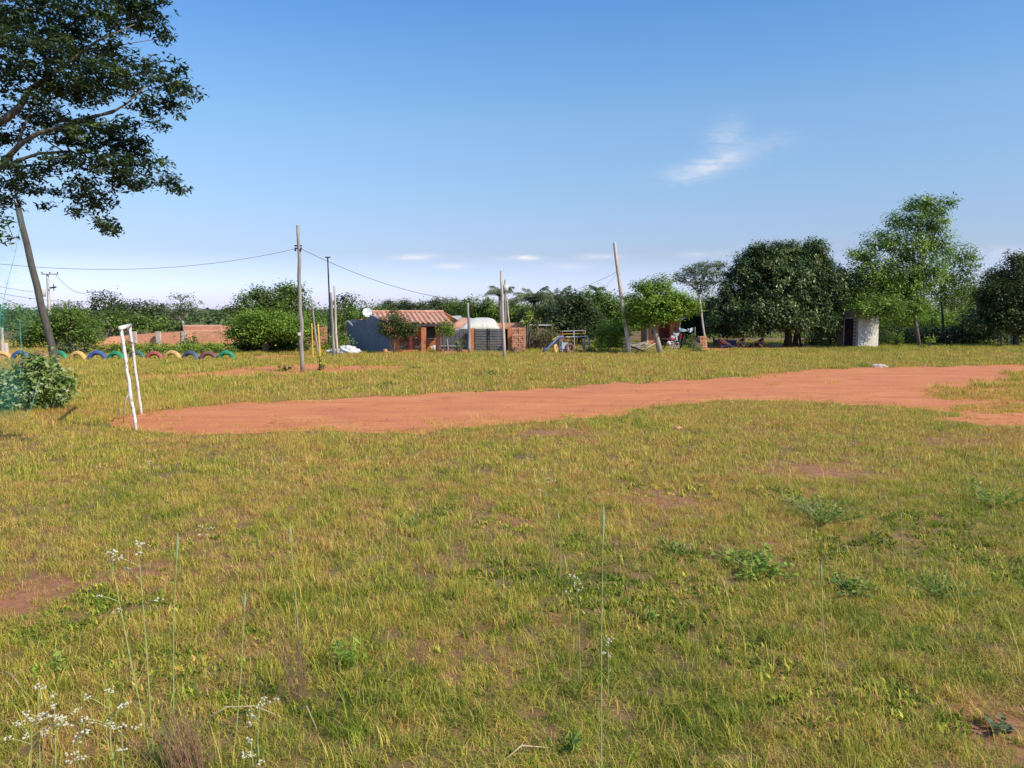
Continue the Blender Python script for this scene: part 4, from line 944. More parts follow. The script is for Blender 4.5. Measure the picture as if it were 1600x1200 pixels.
curved_roof('tarpaulin', (719, 780), 497, 513.5, 48, 51.5, sh, 'tarp')
for px in (722, 777, 748): a = gx(px,48.3); MB().tube([(a, 48.3, 0), (a, 48.3, hz(515,48.3))], .05, 8).build('post', M['wood_grey'], sh)
for (a_, b_, zt_, zz, Y) in ((700, 722, 492, 499, 60),):
    lr = empty('tin_shed', (gx(711,Y), Y, 0), 'pale tin-roofed shed between the tiled roof and the tarpaulin', 'shed')
    MB().box(gx(a_+1,Y), gx(b_-1,Y), Y, Y+3, 0, hz(zz,Y)).build('wall', M['concrete'], lr)
    q4 = [at(a_,zz,Y-.3), at(b_,zz-1,Y-.3), at(b_-2,zt_+1,Y+2), at(a_,zt_+2,Y+2)]
    MB().add([tuple(v) for v in q4]+[(v.x, v.y, v.z-.06) for v in q4], [(0,1,2,3),(7,6,5,4),(0,4,5,1),(1,5,6,2),(2,6,7,3),(3,7,4,0)]).build('roof', M['grey_lt'], lr)
sf = empty('sheet_fence', (gx(710,47), 47, 0), 'dark grey ribbed sheet fence between the tiled house and the gate', 'fence'); mb = MB()
for i in range(14):
    a = gx(689+i*3.3,47); b = gx(689+i*3.3+3.0,47); mb.box(a, b, 47-.02*(i % 2), 47.05, 0, hz(516 if i < 9 else 514,47))
mb.build('panel', M['sheet'], sf)
MB().box(gx(689,47), gx(736,47), 46.94, 46.97, hz(541,47), hz(540,47)).build('rail', M['grey_lt'], sf)
# gate
GY = 46.6
gt = empty('gate', (gx(763,GY), GY, 0), 'wide double gate of grey horizontal slats beside an orange brick pillar', 'gate')
MB().box(gx(735,GY), gx(741,GY), GY-.2, GY+.2, 0, hz(513,GY)).build('pillar', M['brick'], gt)
for (a_, b_) in ((741.5, 763.4), (764.2, 787)):
    mb = MB(); x0, x1 = gx(a_,GY), gx(b_,GY); z0_, z1_ = .08, hz(513.5,GY); n = 9; h = (z1_-z0_)/n
    for i in range(n): mb.add(*(lambda z: ([(x0,GY-.03,z),(x1,GY-.03,z),(x1,GY+.01,z+h*.93),(x0,GY+.01,z+h*.93),(x0,GY+.03,z),(x1,GY+.03,z),(x1,GY+.03,z+h*.93),(x0,GY+.03,z+h*.93)], [(0,1,2,3),(5,4,7,6),(4,0,3,7),(1,5,6,2),(3,2,6,7),(4,5,1,0)]))(z0_+i*h))
    lf = mb.build('gate_leaf', M['gate'], gt)
    mb = MB(); mb.box(x0, x0+.05, GY-.06, GY+.05, z0_-.02, z1_+.02).box(x1-.05, x1, GY-.06, GY+.05, z0_-.02, z1_+.02); mb.build('frame', M['dark_metal'], lf)
MB().box(gx(741,GY), gx(788,GY), GY-.25, GY+.1, 0, .05).build('threshold', M['stone'], gt)
MB().box(gx(793.5,GY), gx(799.5,GY), GY-.2, GY+.2, 0, hz(512,GY)).build('pillar', M['brick'], gt)
MB().box(gx(787,GY), gx(793.5,GY), GY+.1, GY+.2, 0, hz(514,GY)).build('shade_gap', M['dark'], gt)  # dark sheet put where only a shaded gap lies beside the gate
wallrun('brick_wall', 'upper part of an orange brick wall behind the gate and brick stacks', [(778,504.5),(820,504.5)], 49.5, 'brick_pale')
def stack(name, label, x0p, x1p, topp, Y, rows_, cols_, group, jit=.02, dp=.5):
    r = empty(name, (gx((x0p+x1p)/2,Y), Y, 0), label, 'brick stack', group); mb = MB(); x0, x1 = gx(x0p,Y), gx(x1p,Y); H = hz(topp,Y); h = H/rows_; w = (x1-x0)/cols_
    for i in range(rows_):
        for k in range(cols_):
            j = random.uniform(-jit, jit); mb.box(x0+k*w+.008, x0+(k+1)*w-.008, Y-dp/2+j, Y+dp/2+j, i*h+.006, (i+1)*h-.006)
    mb.build('bricks', M['brick_pale'], r); return r
stack('brick_stack', 'tall stack of pale orange hollow bricks right of the grey gate', 801, 820, 522, 46.2, 9, 6, 'stacked bricks', .03)
stack('brick_stack', 'stack of pale orange bricks behind, its upper rows showing over the front stack', 796, 821, 511.5, 47.3, 9, 7, 'stacked bricks', .04)
bush('garden_bush', 'dark green bush at the foot of the gate pillar beside the stack', 803, 45.4, [(803,545,4,3)], lm_dark, .1, 20, .15, 8)
# scraps right of the stacks
wallrun('brick_wall', 'low ruined brick wall overgrown by vines left of the playground', [(822,522),(836,519),(838,513),(858,514),(859,520),(880,523)], 51, 'brick_old')
bush('vine', 'yellow-green vines climbing the ruined brick wall', 850, 50.2, [(832,515,8,14),(845,528,12,12),(860,520,14,12),(872,528,10,12),(838,505,8,8),(862,508,8,5)], LM('leaf_vine', (.05, .08, .015), (.17, .2, .04), (.35, .2, .07), .25), .13, 9, .35, 10, cat='vine')
bush('banana_plant', 'tall young plant with upright pale leaves beside the brick stack', 825, 49, [(824,497,3.5,9),(828,492,2.5,9),(820,503,3,6)], lm_yel, .3, 12, .2, 6, cat='plant', aspect=.3, up=.1)
ls = empty('lean_to', (gx(845,55), 55, 0), 'low lean-to with thin pale roof behind the vines', 'shed')
MB().box(gx(828,55), gx(858,55), 55, 57, 0, hz(509.5,55)).build('wall', M['dark'], ls); MB().box(gx(824,55), gx(862,55), 54.5, 57.2, hz(508.7,55), hz(507.2,55)).build('roof', M['grey_lt'], ls)
ws = empty('white_water_drum', (gx(817,52), 52, 0), 'small white drum showing over the brick wall right of the gate', 'drum'); c = gx(817,52)
MB().tube([(c, 52, 0), (c, 52, hz(505,52))], .2, 8).build('stand', M['concrete'], ws); MB().tube([(c, 52, hz(505,52)), (c, 52, hz(502,52)), (c, 52, hz(500.5,52))], [.22, .22, .08], 12).build('drum', M['white_paint'], ws, True)

# rubble and heaps
def heap(name, label, pts_, mat, cat, seed=0):
    V = MB(); 
    for (px, py, Y, r, sz) in pts_:
        c = at(px, py, Y); c.z = max(c.z, 0); V.ball(c, r, 12, 8, sz, .16)
    return single(V, name, M[mat], label, cat, smooth=False)
heap('sand_bag_heap', 'crumpled white sacking heap left of the blue-grey wall', [(530,549,44.5,.38,(1.5,.8,.4)),(543,548,44.5,.5,(1.1,.8,.6)),(552,549,44.5,.36,(1.3,.8,.5)),(520,549,44.6,.25,(1.6,.8,.4))], 'white_paint', 'heap')
heap('brick_rubble', 'small pile of broken brick at the foot of the blue-grey wall', [(602,550,45.4,.14,(1,1,1.4)),(608,551,45.3,.12,(1.4,1,.6))], 'brick_pale', 'rubble')
heap('stone', 'small reddish stone on grass just past the near edge of the dirt', [(1058,669,G(1058,671).y,.08,(1.2,1,.6))], 'brick_pale', 'stone')
r = heap('white_stone', 'flat whitish stone at the far edge of the dirt pitch', [(1372,572,G(1372,574).y,.2,(1.7,1,.45)),(1380,573,G(1372,574).y,.14,(1.6,1,.4)),(1366,573,G(1372,574).y,.12,(1.5,1,.5))], 'stone', 'stone')

# shed by the mango tree
SY = 53.2
s0 = at(1310, 543, 54.6); s1 = at(1337.5, 544, 53.0); s2 = at(1370, 544, 54.3)
for q in (s0, s1, s2): q.z = 0
s3 = s0+s2-s1; hz_ = hz(486.5,53)
sr = empty('small_shed', tuple(s1), 'small brick shed with dark door and one whitewashed side, right of the mango tree', 'shed')
d01 = (s1-s0).normalized(); n01 = Vector((-d01.y, d01.x, 0))
dA = s0.lerp(s1, .33); dB = s0.lerp(s1, .86); zd = hz(497,53.5)
mb = MB(); mb.slab(s0, dA, .15, 0, hz_).slab(dB, s1, .15, 0, hz_).slab(dA, dB, .15, zd, hz_); mb.build('front_wall', M['brick_old'], sr)
MB().slab(dA+n01*.04, dB+n01*.04, .05, 0, zd-.0).build('door', M['dark'], sr)
MB().slab(dA-n01*.08, dB-n01*.08, .05, zd-.02, zd+.05).build('lintel', M['concrete'], sr)
MB().slab(dA-n01*.085, dA.lerp(dB, .05)-n01*.085, .04, 0, zd-.02).build('door_frame', M['concrete'], sr)
d12 = (s2-s1).normalized(); MB().slab(s1+d12*.08, s2, .15, 0, hz_-.01).build('side_wall', M['shed_white'], sr)
MB().slab(s2+Vector((0.08, .1, 0)), s3, .15, 0, hz_-.02).slab(s3, s0+Vector((0, .1, 0)), .15, 0, hz_-.02).build('back_wall', M['brick_old'], sr)
a = [s0, s1, s2, s3]; cc = (s0+s2)/2; ex = [q+(q-cc).normalized()*.02 for q in a]
MB().add([(q.x, q.y, hz_-.12) for q in ex]+[(q.x, q.y, hz_+.02) for q in ex], [(3,2,1,0),(4,5,6,7),(0,1,5,4),(1,2,6,5),(2,3,7,6),(3,0,4,7)]).build('roof_slab', M['brick_old'], sr)
rb = [Vector((dB.x, dB.y, 0))-n01*.085]
mb = MB()
for k in range(9): z = .15+k*.24; mb.slab(dB.lerp(s1, .25)-n01*.09, dB.lerp(s1, .7)-n01*.09, .03, z, z+.09)
mb.build('block_edge', M['concrete'], sr)
# fence at right edge
for i, (px, py, pb, lb) in enumerate([(1565,482,534,'tallest pale fence post below the dark right-edge tree'),(1575,514,535,'thin fence post second from the tallest post'),(1581,512,536,'thick pale fence post third from the tallest post'),(1590,520,535,'thin short fence post nearest the right edge'),(1479,483,520,'short pale post in the scrub behind the slender trees')]):
    pole('fence_post', lb, (px, py), (px, pb), 57.5 if i < 4 else 66, .05 if i in (1, 3) else .07, 'wood_grey', 'fence posts at the right edge', 'post')
pole('fence_post', 'dark post under the right side of the mango crown', (1284,515), (1284,541), 55.5, .06, 'wood_dark', cat='post')
pole('fence_post', 'dark post under the left side of the mango crown', (1115.5,527), (1115.5,541), 54.5, .09, 'wood_dark', cat='post')

# brick hut
BY = 56
bh = empty('brick_hut', (gx(1040,BY), BY, 0), 'small bright orange brick hut with flat pale roof behind the leaning tree', 'house')
zt = hz(501,BY)
segs = [(1011,1017,0,zt),(1022,1028,0,zt),(1046,1051,0,zt),(1055,1060,0,zt)]
mb = MB()
for a_, b_, z0_, z1_ in segs: mb.box(gx(a_,BY), gx(b_,BY), BY, BY+.2, z0_, z1_)
mb.box(gx(1017,BY), gx(1022,BY), BY, BY+.2, 0, hz(522,BY)).box(gx(1017,BY), gx(1022,BY), BY, BY+.2, hz(511,BY), zt).box(gx(1051,BY), gx(1055,BY), BY, BY+.2, 0, hz(521,BY)).box(gx(1051,BY), gx(1055,BY), BY, BY+.2, hz(511,BY), zt)
mb.box(gx(1011,BY), gx(1060,BY), BY+2.8, BY+3, 0, zt).box(gx(1060,BY)-.2, gx(1060,BY), BY+.2, BY+2.8, 0, zt).box(gx(1011,BY), gx(1011,BY)+.2, BY+.2, BY+2.8, 0, zt); mb.build('wall', M['brick'], bh)
MB().box(gx(1028,BY), gx(1046,BY), BY+1.2, BY+1.3, 0, zt).build('porch_back_wall', M['rustred'], bh)
for a_ in (1010, 1060): MB().box(gx(a_,BY), gx(a_+1.6,BY), BY-.02, BY+.2, 0, zt).build('corner_pillar', M['white_paint'], bh)
MB().box(gx(1017,BY), gx(1022,BY), BY+.08, BY+.12, hz(522,BY), hz(511,BY)).build('window', M['glass'], bh); MB().box(gx(1051,BY), gx(1055,BY), BY+.08, BY+.12, hz(521,BY), hz(511,BY)).build('window', M['glass'], bh)
MB().add([tuple(v) for v in (at(1012,500,BY-.9), at(1066,500.5,BY-.9), at(1073,497,BY+3), at(1040,497,BY+3))]+[(v.x, v.y, v.z+.1) for v in (at(1012,500,BY-.9), at(1066,500.5,BY-.9), at(1073,497,BY+3), at(1040,497,BY+3))], [(3,2,1,0),(4,5,6,7),(0,1,5,4),(1,2,6,5),(2,3,7,6),(3,0,4,7)]).build('roof', M['stone'], bh)
# laundry
cl = empty('clothes_line', (gx(1062,52), 52, 0), 'clothes line with posts beside the brick hut', 'clothes line')
l0 = at(1053,519,52); l1 = at(1086,512,52); MB().tube([l0, l0.lerp(l1, .5)-Vector((0, 0, .08)), l1], .008, 4).build('line', M['wire'], cl)
for q in (l0, l1): MB().tube([(q.x, q.y, -.05), (q.x, q.y, q.z+.05)], .03, 6).build('post', M['wood_grey'], cl)
def cloth(label, poly_, Y, mat):
    P = [at(a_, b_, Y) for a_, b_ in poly_]; V = []; n = 8
    for j in range(n+1):
        for i in range(n+1):
            s, t = i/n, j/n; p = P[0].lerp(P[1], s).lerp(P[3].lerp(P[2], s), t); V.append((p.x, p.y+.05*math.sin(s*9+t*2), p.z-.02*math.sin(s*3)))
    I = np.arange((n+1)**2).reshape(n+1, n+1); Fq = np.stack([I[:-1, :-1], I[:-1, 1:], I[1:, 1:], I[1:, :-1]], -1).reshape(-1, 4)
    V = np.array(V); c = V.mean(0); o = npmesh('hanging_cloth', V-c, Fq, M[mat], None, None, True); o.location = tuple(c); tag(o, label, 'laundry', 'laundry drying by the brick hut')
cloth('white cloth hung low against the corner of the brick hut', [(1053,520),(1062,520),(1061,524.5),(1053,523.5)], 51.9, 'white')
cloth('pale blue cloth blown out beside the white corner pillar', [(1061,511.5),(1074,515),(1074,517.5),(1062,518)], 51.9, 'blue_lt')
cloth('bright white crumpled cloth at the right end of the line', [(1074.5,513.5),(1083,511.5),(1082.5,517),(1077,520)], 51.85, 'white')
cloth('dark blue cloth hanging at the left of the line', [(1056,524),(1062,524),(1062,533),(1056,532)], 51.8, 'bluep')
cloth('dark red cloth hanging in the middle of the line', [(1061,521),(1066,521),(1066,529),(1061,529)], 51.7, 'rustred')
cloth('black cloth hanging at the right of the line', [(1066,521),(1072,520),(1072,536),(1062,537)], 51.9, 'dark')
st = empty('motorbike', (gx(1045,50), 50, 0), 'motorbike parked in front of the brick hut', 'motorbike'); c = Vector((gx(1045,50), 50, 0))
for s in (-.55, .5):
    V, Fq = torus_half(.25, .05, 22, 8, 0, 2*PI); npmesh('wheel', [(v[0]+c.x+s, v[1]+50, v[2]+.3) for v in V], Fq, M['dark'], st, None, True)
mb = MB().tube([c+Vector((-.5, 0, .3)), c+Vector((-.1, 0, .45)), c+Vector((.25, 0, .5)), c+Vector((.4, 0, .8))], .05, 8).tube([c+Vector((.5, 0, .3)), c+Vector((.32, 0, .95))], .03, 6); mb.build('frame', M['dark_metal'], st, True)
MB().ball(c+Vector((.12, 0, .68)), .2, 10, 6, (1.3, .6, .6)).build('fuel_tank', M['rustred'], st, True); MB().ball(c+Vector((-.3, 0, .68)), .22, 10, 6, (1.5, .6, .35)).build('seat', M['dark'], st, True)
MB().tube([c+Vector((.28, -.3, 1.0)), c+Vector((.34, 0, .95)), c+Vector((.28, .3, 1.0))], .018, 6).build('handlebar', M['grey_lt'], st)
MB().ball(c+Vector((-.05, 0, .42)), .16, 8, 6).build('engine', M['grey_lt'], st)
tb_ = empty('trestle', (gx(1050,49.2), 49.2, 0), 'pale wooden trestle with splayed legs in front of the hut', 'trestle'); c = Vector((gx(1050,49.2), 49.2, 0))
for dx in (-.16, .25):
    for dy in (-.3, .3): MB().tube([c+Vector((0, dy, .5)), c+Vector((dx, dy, 0))], .025, 6).build('leg', M['wood_pale'], tb_)
MB().tube([c+Vector((0, -.4, .52)), c+Vector((0, .4, .52))], .035, 6).build('beam', M['wood_pale'], tb_)
def chair(label, px, Y, mat, rz=0):
    c = Vector((gx(px,Y), Y, 0)); r = empty('chair', tuple(c), label, 'chair')
    for dx in (-.2, .2):
        for dy in (-.2, .2): MB().tube([c+Vector((dx*1.1, dy*1.1, 0)), c+Vector((dx*.9, dy*.9, .42))], .02, 6).build('leg', M[mat], r)
    MB().box(c.x-.22, c.x+.22, c.y-.22, c.y+.22, .42, .46).build('seat', M[mat], r, bevel=.01)
    MB().add([(c.x-.22, c.y+.2, .46), (c.x+.22, c.y+.2, .46), (c.x+.2, c.y+.3, .88), (c.x-.2, c.y+.3, .88), (c.x-.22, c.y+.23, .46), (c.x+.22, c.y+.23, .46), (c.x+.2, c.y+.33, .88), (c.x-.2, c.y+.33, .88)], [(0,1,2,3),(7,6,5,4),(0,3,7,4),(1,5,6,2),(3,2,6,7)]).build('backrest', M[mat], r)
chair('light grey chair standing before the brick hut', 1053.5, 50.6, 'grey_lt')
stack('brick_stack', 'cube of pale bricks beside the pale pole, left of the mango tree', 1090, 1100, 525.5, 51.3, 7, 3, 'stacked bricks', .03, .9)
hp = heap('soil_heap', 'brown earth heap leaning on the cube of pale bricks', [(1089,541,51.2,.38,(1.1,1,.9)),(1085,541,51.2,.25,(1.4,1,.6))], 'bark', 'heap')
bush('sapling', 'upright leafy sapling left of the brick cube', 1079, 49.5, [(1080,527,5,6),(1077,536,6,8),(1083,533,4,5)], lm_mid, .12, 16, .25, 9)
bush('bush', 'low green weed bush in the grass before the brick cube', 1090, 46.6, [(1092,547,9,6),(1083,549,6,4),(1097,551,6,4)], lm_bright, .11, 18, .22, 9)
# branch pile
bp = MB(); 
for k in range(46):
    c = at(random.uniform(984, 1018), 0, 49+random.uniform(-.8, .8)); c.z = random.uniform(.02, .45); az = random.uniform(-.5, .5); L0 = random.uniform(.5, 1.5); dd = Vector((math.cos(az), math.sin(az)*.6, random.uniform(-.15, .35)))*L0/2
    a_, b_ = c-dd, c+dd; a_.z = max(.0, a_.z); bp.tube([a_, c+Vector((0, 0, .04)), b_], [random.uniform(.012, .05), .03, .01], 5)
single(bp, 'branch_pile', M['bark_pale'], 'pile of cut dry branches between the leaning pole and the brick hut', 'branch pile', smooth=True)
lg = MB().tube([at(984,541,47.3), at(995,545,46.8), at(1009,549.5,46.3)], [.05, .045, .03], 7); single(lg, 'fallen_log', M['bark'], 'dark log slanting down from the branch pile into the grass', 'log', smooth=True)
lg = MB().tube([at(1007,546,47.6), at(1015,541,47.9), at(1024,536.5,48.2)], [.04, .04, .03], 7); single(lg, 'fallen_log', M['bark_pale'], 'pale pole lying from the branch pile towards the leaning tree', 'log', smooth=True)
bx_ = empty('water_trough', (gx(1131,58), 58, 0), 'long blue trough on the ground behind the seated people', 'trough'); x0, x1 = gx(1117,58), gx(1146,58); z = hz(531,58)
MB().box(x0, x1, 57.5, 57.56, 0, z).box(x0, x1, 58.5, 58.56, 0, z).box(x0, x0+.06, 57.56, 58.5, 0, z).box(x1-.06, x1, 57.56, 58.5, 0, z).box(x0, x1, 57.56, 58.5, 0.01, .08).build('side', M['bluep'], bx_)
MB().box(x0-.03, x1+.03, 57.44, 57.5, z-.07, z+.01).build('rim', M['blue_lt'], bx_)

# ------------------------------------------------------------------ people
def skin_mesh(name, joints, edges, mat, parent, root=0, sub=1):
    po = parent_origin(parent); me = bpy.data.meshes.new(name)
    me.from_pydata([tuple(Vector(j[0])-po) for j in joints], edges, []); me.materials.append(mat)
    o = bpy.data.objects.new(name, me); col.objects.link(o); o.parent = parent
    s = o.modifiers.new('skin', 'SKIN'); s.use_smooth_shade = True
    for i, j in enumerate(joints):
        r = j[1]; me.skin_vertices[0].data[i].radius = (r, r) if isinstance(r, (int, float)) else r
        me.skin_vertices[0].data[i].use_root = (i == root)
    m_ = o.modifiers.new('sub', 'SUBSURF'); m_.levels = sub; m_.render_levels = sub
    return o
M['skin'] = mottled('skin', (.07, .04, .028), (.10, .06, .04), 8, .6, .05); M['hair'] = mottled('dark_hair', (.008, .007, .006), (.02, .017, .015), 20, .6, .3)  # skin toned dark to carry the mango tree's shade
M['cloth_shaded'] = mottled('shaded_clothing', (.012, .012, .018), (.035, .03, .04), 6, .9, .2); M['cloth_maroon'] = mottled('maroon_clothing', (.12, .02, .03), (.2, .04, .05), 6, .9, .2)  # dark clothing likewise takes the crown's shade into its colour
M['cloth_pale'] = mottled('pale_clothing', (.3, .28, .3), (.5, .46, .48), 6, .9, .2); M['cloth_navy'] = mottled('navy_clothing', (.015, .02, .05), (.035, .045, .09), 6, .9, .2)
def person(label, px, Y, rz, shirt, pants, knees=(.5, .42), lean=.1, seat=.0, arms='knees'):
    """person sitting on the ground, local +x = facing"""
    c = Vector((gx(px,Y), Y, 0)); root = empty('person', tuple(c), label, 'person')
    R = Matrix.Rotation(rz, 3, 'Z'); T = lambda x, y, z: c+R @ Vector((x, y, z))
    pz = .11+seat; sh = Vector((-.12-lean, 0, pz+.5))
    J = [(T(-.1, 0, pz), .12), (T(-.14, 0, pz+.2), .11), (T(sh.x, 0, sh.z-.05), .13), (T(sh.x+.02, 0, sh.z+.06), .05), (T(sh.x+.05, 0, sh.z+.14), .07), (T(sh.x+.06, 0, sh.z+.22), .088), (T(sh.x+.05, 0, sh.z+.3), .065)]
    E = [(0, 1), (1, 2), (2, 3), (3, 4), (4, 5), (5, 6)]
    J.append((T(sh.x+.15, 0, sh.z+.19), .014)); E.append((5, 7))   # nose
    for sgn in (-1, 1):
        o = len(J); kx = knees[0]; kz = knees[1] if sgn > 0 else knees[1]*.55
        hip = T(-.04, sgn*.1, pz); kn = T(kx*.8, sgn*.16, kz+.05); an = T(kx*1.05+(.12 if sgn > 0 else .3), sgn*.13, .06); toe = T(kx*1.05+(.28 if sgn > 0 else .45), sgn*.14, .035)
        J += [(hip, .085), (kn, .055), (an, .038), (toe, .03)]; E += [(0, o), (o, o+1), (o+1, o+2), (o+2, o+3)]
        o = len(J); shd = T(sh.x, sgn*.19, sh.z-.02); el = T(sh.x+.18, sgn*.24, sh.z-.24); wr = T(kx*.62, sgn*.17, max(kz+.08, .3)); hd = T(kx*.62+.06, sgn*.15, max(kz+.06, .28))
        J += [(shd, .05), (el, .038), (wr, .026), (hd, (.032, .018))]; E += [(2, o), (o, o+1), (o+1, o+2), (o+2, o+3)]
        for k in range(5):
            f = len(J); dy = (k-2)*.018; l = (.05, .075, .082, .075, .06)[k]
            b = T(kx*.62+.08, sgn*.15+dy, max(kz+.05, .27)); t = T(kx*.62+.08+l*.7, sgn*.15+dy*1.3, max(kz+.05, .27)-l*.5)
            J += [(b, .009), (t, .007)]; E += [(o+3, f), (f, f+1)]
    skin_mesh('body', J, E, M['skin'], root)
    e = 1.16
    JS = [(J[1][0]-Vector((0, 0, .12)), .15), (J[1][0], .15), (J[2][0], .17)]; ES = [(0, 1), (1, 2)]
    for b in (12, 25):
        JS += [(J[b][0], .065), (J[b][0].lerp(J[b+1][0], .8), .052)]; n = len(JS); ES += [(2, n-2), (n-2, n-1)]
    skin_mesh('shirt', JS, ES, M[shirt], root)
    JP = [(J[0][0], .16)]; EP = []
    for b in (8, 21):
        JP += [(J[b][0], .125), (J[b+1][0], .095), (J[b+1][0].lerp(J[b+2][0], .9), .068)]; n = len(JP); EP += [(0, n-3), (n-3, n-2), (n-2, n-1)]
    skin_mesh('trousers', JP, EP, M[pants], root)
    hc = T(sh.x+.03, 0, sh.z+.25); MB().ball(hc, .112, 12, 8, (1, 1, 1.0), .06).build('hair', M['hair'], root, True)
    for sgn in (-1, 1): MB().ball(T(sh.x+.142, sgn*.032, sh.z+.215), .012, 6, 4).build('eye', M['white'], root, True)
person('rightmost of three people sitting in the mango shade, one knee raised', 1187, 52.6, PI*.97, 'cloth_shaded', 'cloth_shaded', (.48, .42), .0)
person('middle of three people sitting in the mango shade, hunched in clothes painted dark for shade', 1158, 52.4, PI*1.1, 'cloth_shaded', 'cloth_navy', (.36, .4), -.04)
person('leftmost of three people in the mango shade, sitting low in maroon and navy', 1128, 52.2, PI*-.05, 'cloth_maroon', 'cloth_navy', (.5, .3), .12)

# ------------------------------------------------------------------ playground
PY = 47.0
def P3(px, py, dy=0): return at(px, py, PY+dy)
pg = empty('climbing_frame', tuple(Vector((gx(896,PY), PY, 0))), 'painted metal climbing frame with swing beam, railings and coloured posts', 'climbing frame')
def bar(name, mat, pts_, r=.028, root=pg): return MB().tube(pts_, r, 7).build(name, M[mat], root)
def post(px, top, mat, dy=0, r=.03): a = P3(px, top, dy); return bar('post', mat, [(a.x, a.y, -.05), a], r)
post(877, 524, 'grey_lt'); post(878.5, 517, 'rustred', .8); post(882, 527, 'rustred', 1.0); post(865, 530, 'yellow', -.3); post(893, 530, 'rustred', .2, .035); post(890.5, 530, 'rustred', 1.0); post(897.5, 527, 'grey_lt', .8); post(901.5, 527, 'yellow', 0); post(914.5, 516, 'yellow', .3)
for y_, m_ in ((517, 'grey_lt'), (521.5, 'yellow'), (526, 'grey_lt')):
    bar('railing', 'grey_lt' if y_ != 521.5 else 'yellow', [P3(878, y_+.5, .2), P3(915, y_-.5, .2)], .022)
bar('railing', 'grey_lt', [P3(896.5, 516.5, .2), P3(896.5, 526, .2)], .035)
bar('swing_beam', 'grey_lt', [P3(881, 527, 0), P3(918, 525.5, 0)], .035)
for dy in (-.7, .5): a = P3(917.5, 525.5, 0); b_ = P3(923, 549, 0); bar('slanted_leg', 'grey_lt', [a, (b_.x, PY+dy, -.03)], .03)
for (a_, b_) in (((863, 530.5), (876, 523.5)), ((876, 523.5), (893, 530.5)), ((866, 530), (893, 530.5))): bar('canopy_bar', 'yellow' if a_[0] < 870 else 'rustred', [P3(*a_, -.3), P3(*b_, 0)], .022)
mb = MB(); z = hz(546, PY)
for i in range(5): a = P3(873+i*2.4, 542, -.2); mb.tube([a, (a.x, a.y, .05)], .02, 5)
mb.tube([P3(872.5, 543, -.2), P3(884, 543, -.2)], .025, 6).tube([P3(872.5, 548, -.2), P3(884, 548, -.2)], .025, 6); mb.build('lattice', M['blue_lt'], pg)
for px, mt in ((907, 'grey_lt'), (911.5, 'stone')):
    sw = empty('swing_seat', tuple(P3(px, 540, 0)), 'swing with %s seat hanging from the climbing frame beam' % ('pale wooden' if mt == 'stone' else 'grey'), 'swing')
    a = P3(px-1.2, 526, 0); b_ = P3(px+1.2, 526, 0); zz = hz(543, PY)
    for q in (a, b_): MB().tube([q, (q.x, q.y, zz)], .008, 4).build('chain', M['dark_metal'], sw)
    MB().box(a.x-.06, b_.x+.06, PY-.1, PY+.1, zz-.03, zz).build('seat', M[mt], sw)
mb = MB(); c = P3(913, 532, .2); mb.tube([c, P3(912, 540, .2), P3(913, 546, .2)], [.05, .12, .05], 8); sk = single(mb, 'hanging_sack', M['stone'], 'pale hanging sack at the right end of the swing beam', 'sack', smooth=True)
sl = empty('slide', tuple(Vector((gx(862,PY), PY-.8, 0))), 'blue metal slide descending left from the climbing frame', 'slide')
t_ = P3(873, 528, -.3); b_ = P3(850.5, 553, -.9); b_.z = .08; m_ = t_.lerp(b_, .85); m_.z += -.03; w2 = Vector((0, .24, 0))
pp = [t_+Vector((.25, 0, .02)), t_, t_.lerp(b_, .5), m_, b_+Vector((-.1, 0, 0))]; V = []
for p in pp: V += [tuple(p-w2+Vector((0, 0, .12))), tuple(p-w2), tuple(p+w2), tuple(p+w2+Vector((0, 0, .12)))]
Fq = [(i*4+k, i*4+k+1, i*4+k+5, i*4+k+4) for i in range(4) for k in range(3)]
o = npmesh('chute', V, Fq, M['bluep'], sl); sm = o.modifiers.new('thick', 'SOLIDIFY'); sm.thickness = .03
lb_ = P3(869, 552, -.3); bar('support_leg', 'bluep', [t_+Vector((0, .2, 0)), (t_.x+.05, t_.y+.2, -.03)], .03, sl); bar('support_leg', 'bluep', [t_+Vector((0, -.2, 0)), (t_.x+.05, t_.y-.2, -.03)], .03, sl)
mb = MB(); 
for k in range(6): q = t_.lerp(Vector((t_.x+.75, t_.y, 0)), k/6); mb.tube([q-w2*.8, q+w2*.8], .015, 5)
mb.tube([t_-w2*.8, Vector((t_.x+.75, t_.y, 0))-w2*.8], .02, 5).tube([t_+w2*.8, Vector((t_.x+.75, t_.y, 0))+w2*.8], .02, 5); mb.build('ladder', M['grey_lt'], sl)
for (lb, px, py, mt, r) in (('brown round play tyre at the foot of the climbing frame', 889.5, 549, 'brown', .24), ('upright yellow play tyre left of the climbing frame', 867.5, 549, 'yellow', .2)):
    Y = 45.6 if mt == 'brown' else 45.9; c = gx(px,Y); V, Fq = torus_half(r, .085, 24, 8, 0, 2*PI); rr = .5 if mt == 'brown' else 1.25
    V = [(v[0]*math.cos(rr)-v[1]*math.sin(rr)+c, v[0]*math.sin(rr)+v[1]*math.cos(rr)+Y, v[2]+r+.05) for v in V]
    o = npmesh('play_tyre', np.array(V)-np.array([c, Y, 0]), Fq, M['tyre_'+mt], None, None, True); o.location = (c, Y, 0); tag(o, lb, 'tyre')
rt = empty('toy_rocker', (gx(883,46.3), 46.3, 0), 'small blue seat box inside the climbing frame', 'play seat'); c = Vector((gx(883,46.3), 46.3, 0))
MB().box(c.x-.22, c.x+.2, c.y-.15, c.y+.15, .22, .3).build('seat', M['blue_lt'], rt, bevel=.02); MB().box(c.x-.22, c.x+.2, c.y+.12, c.y+.16, .3, .6).build('backrest', M['blue_lt'], rt, bevel=.02)
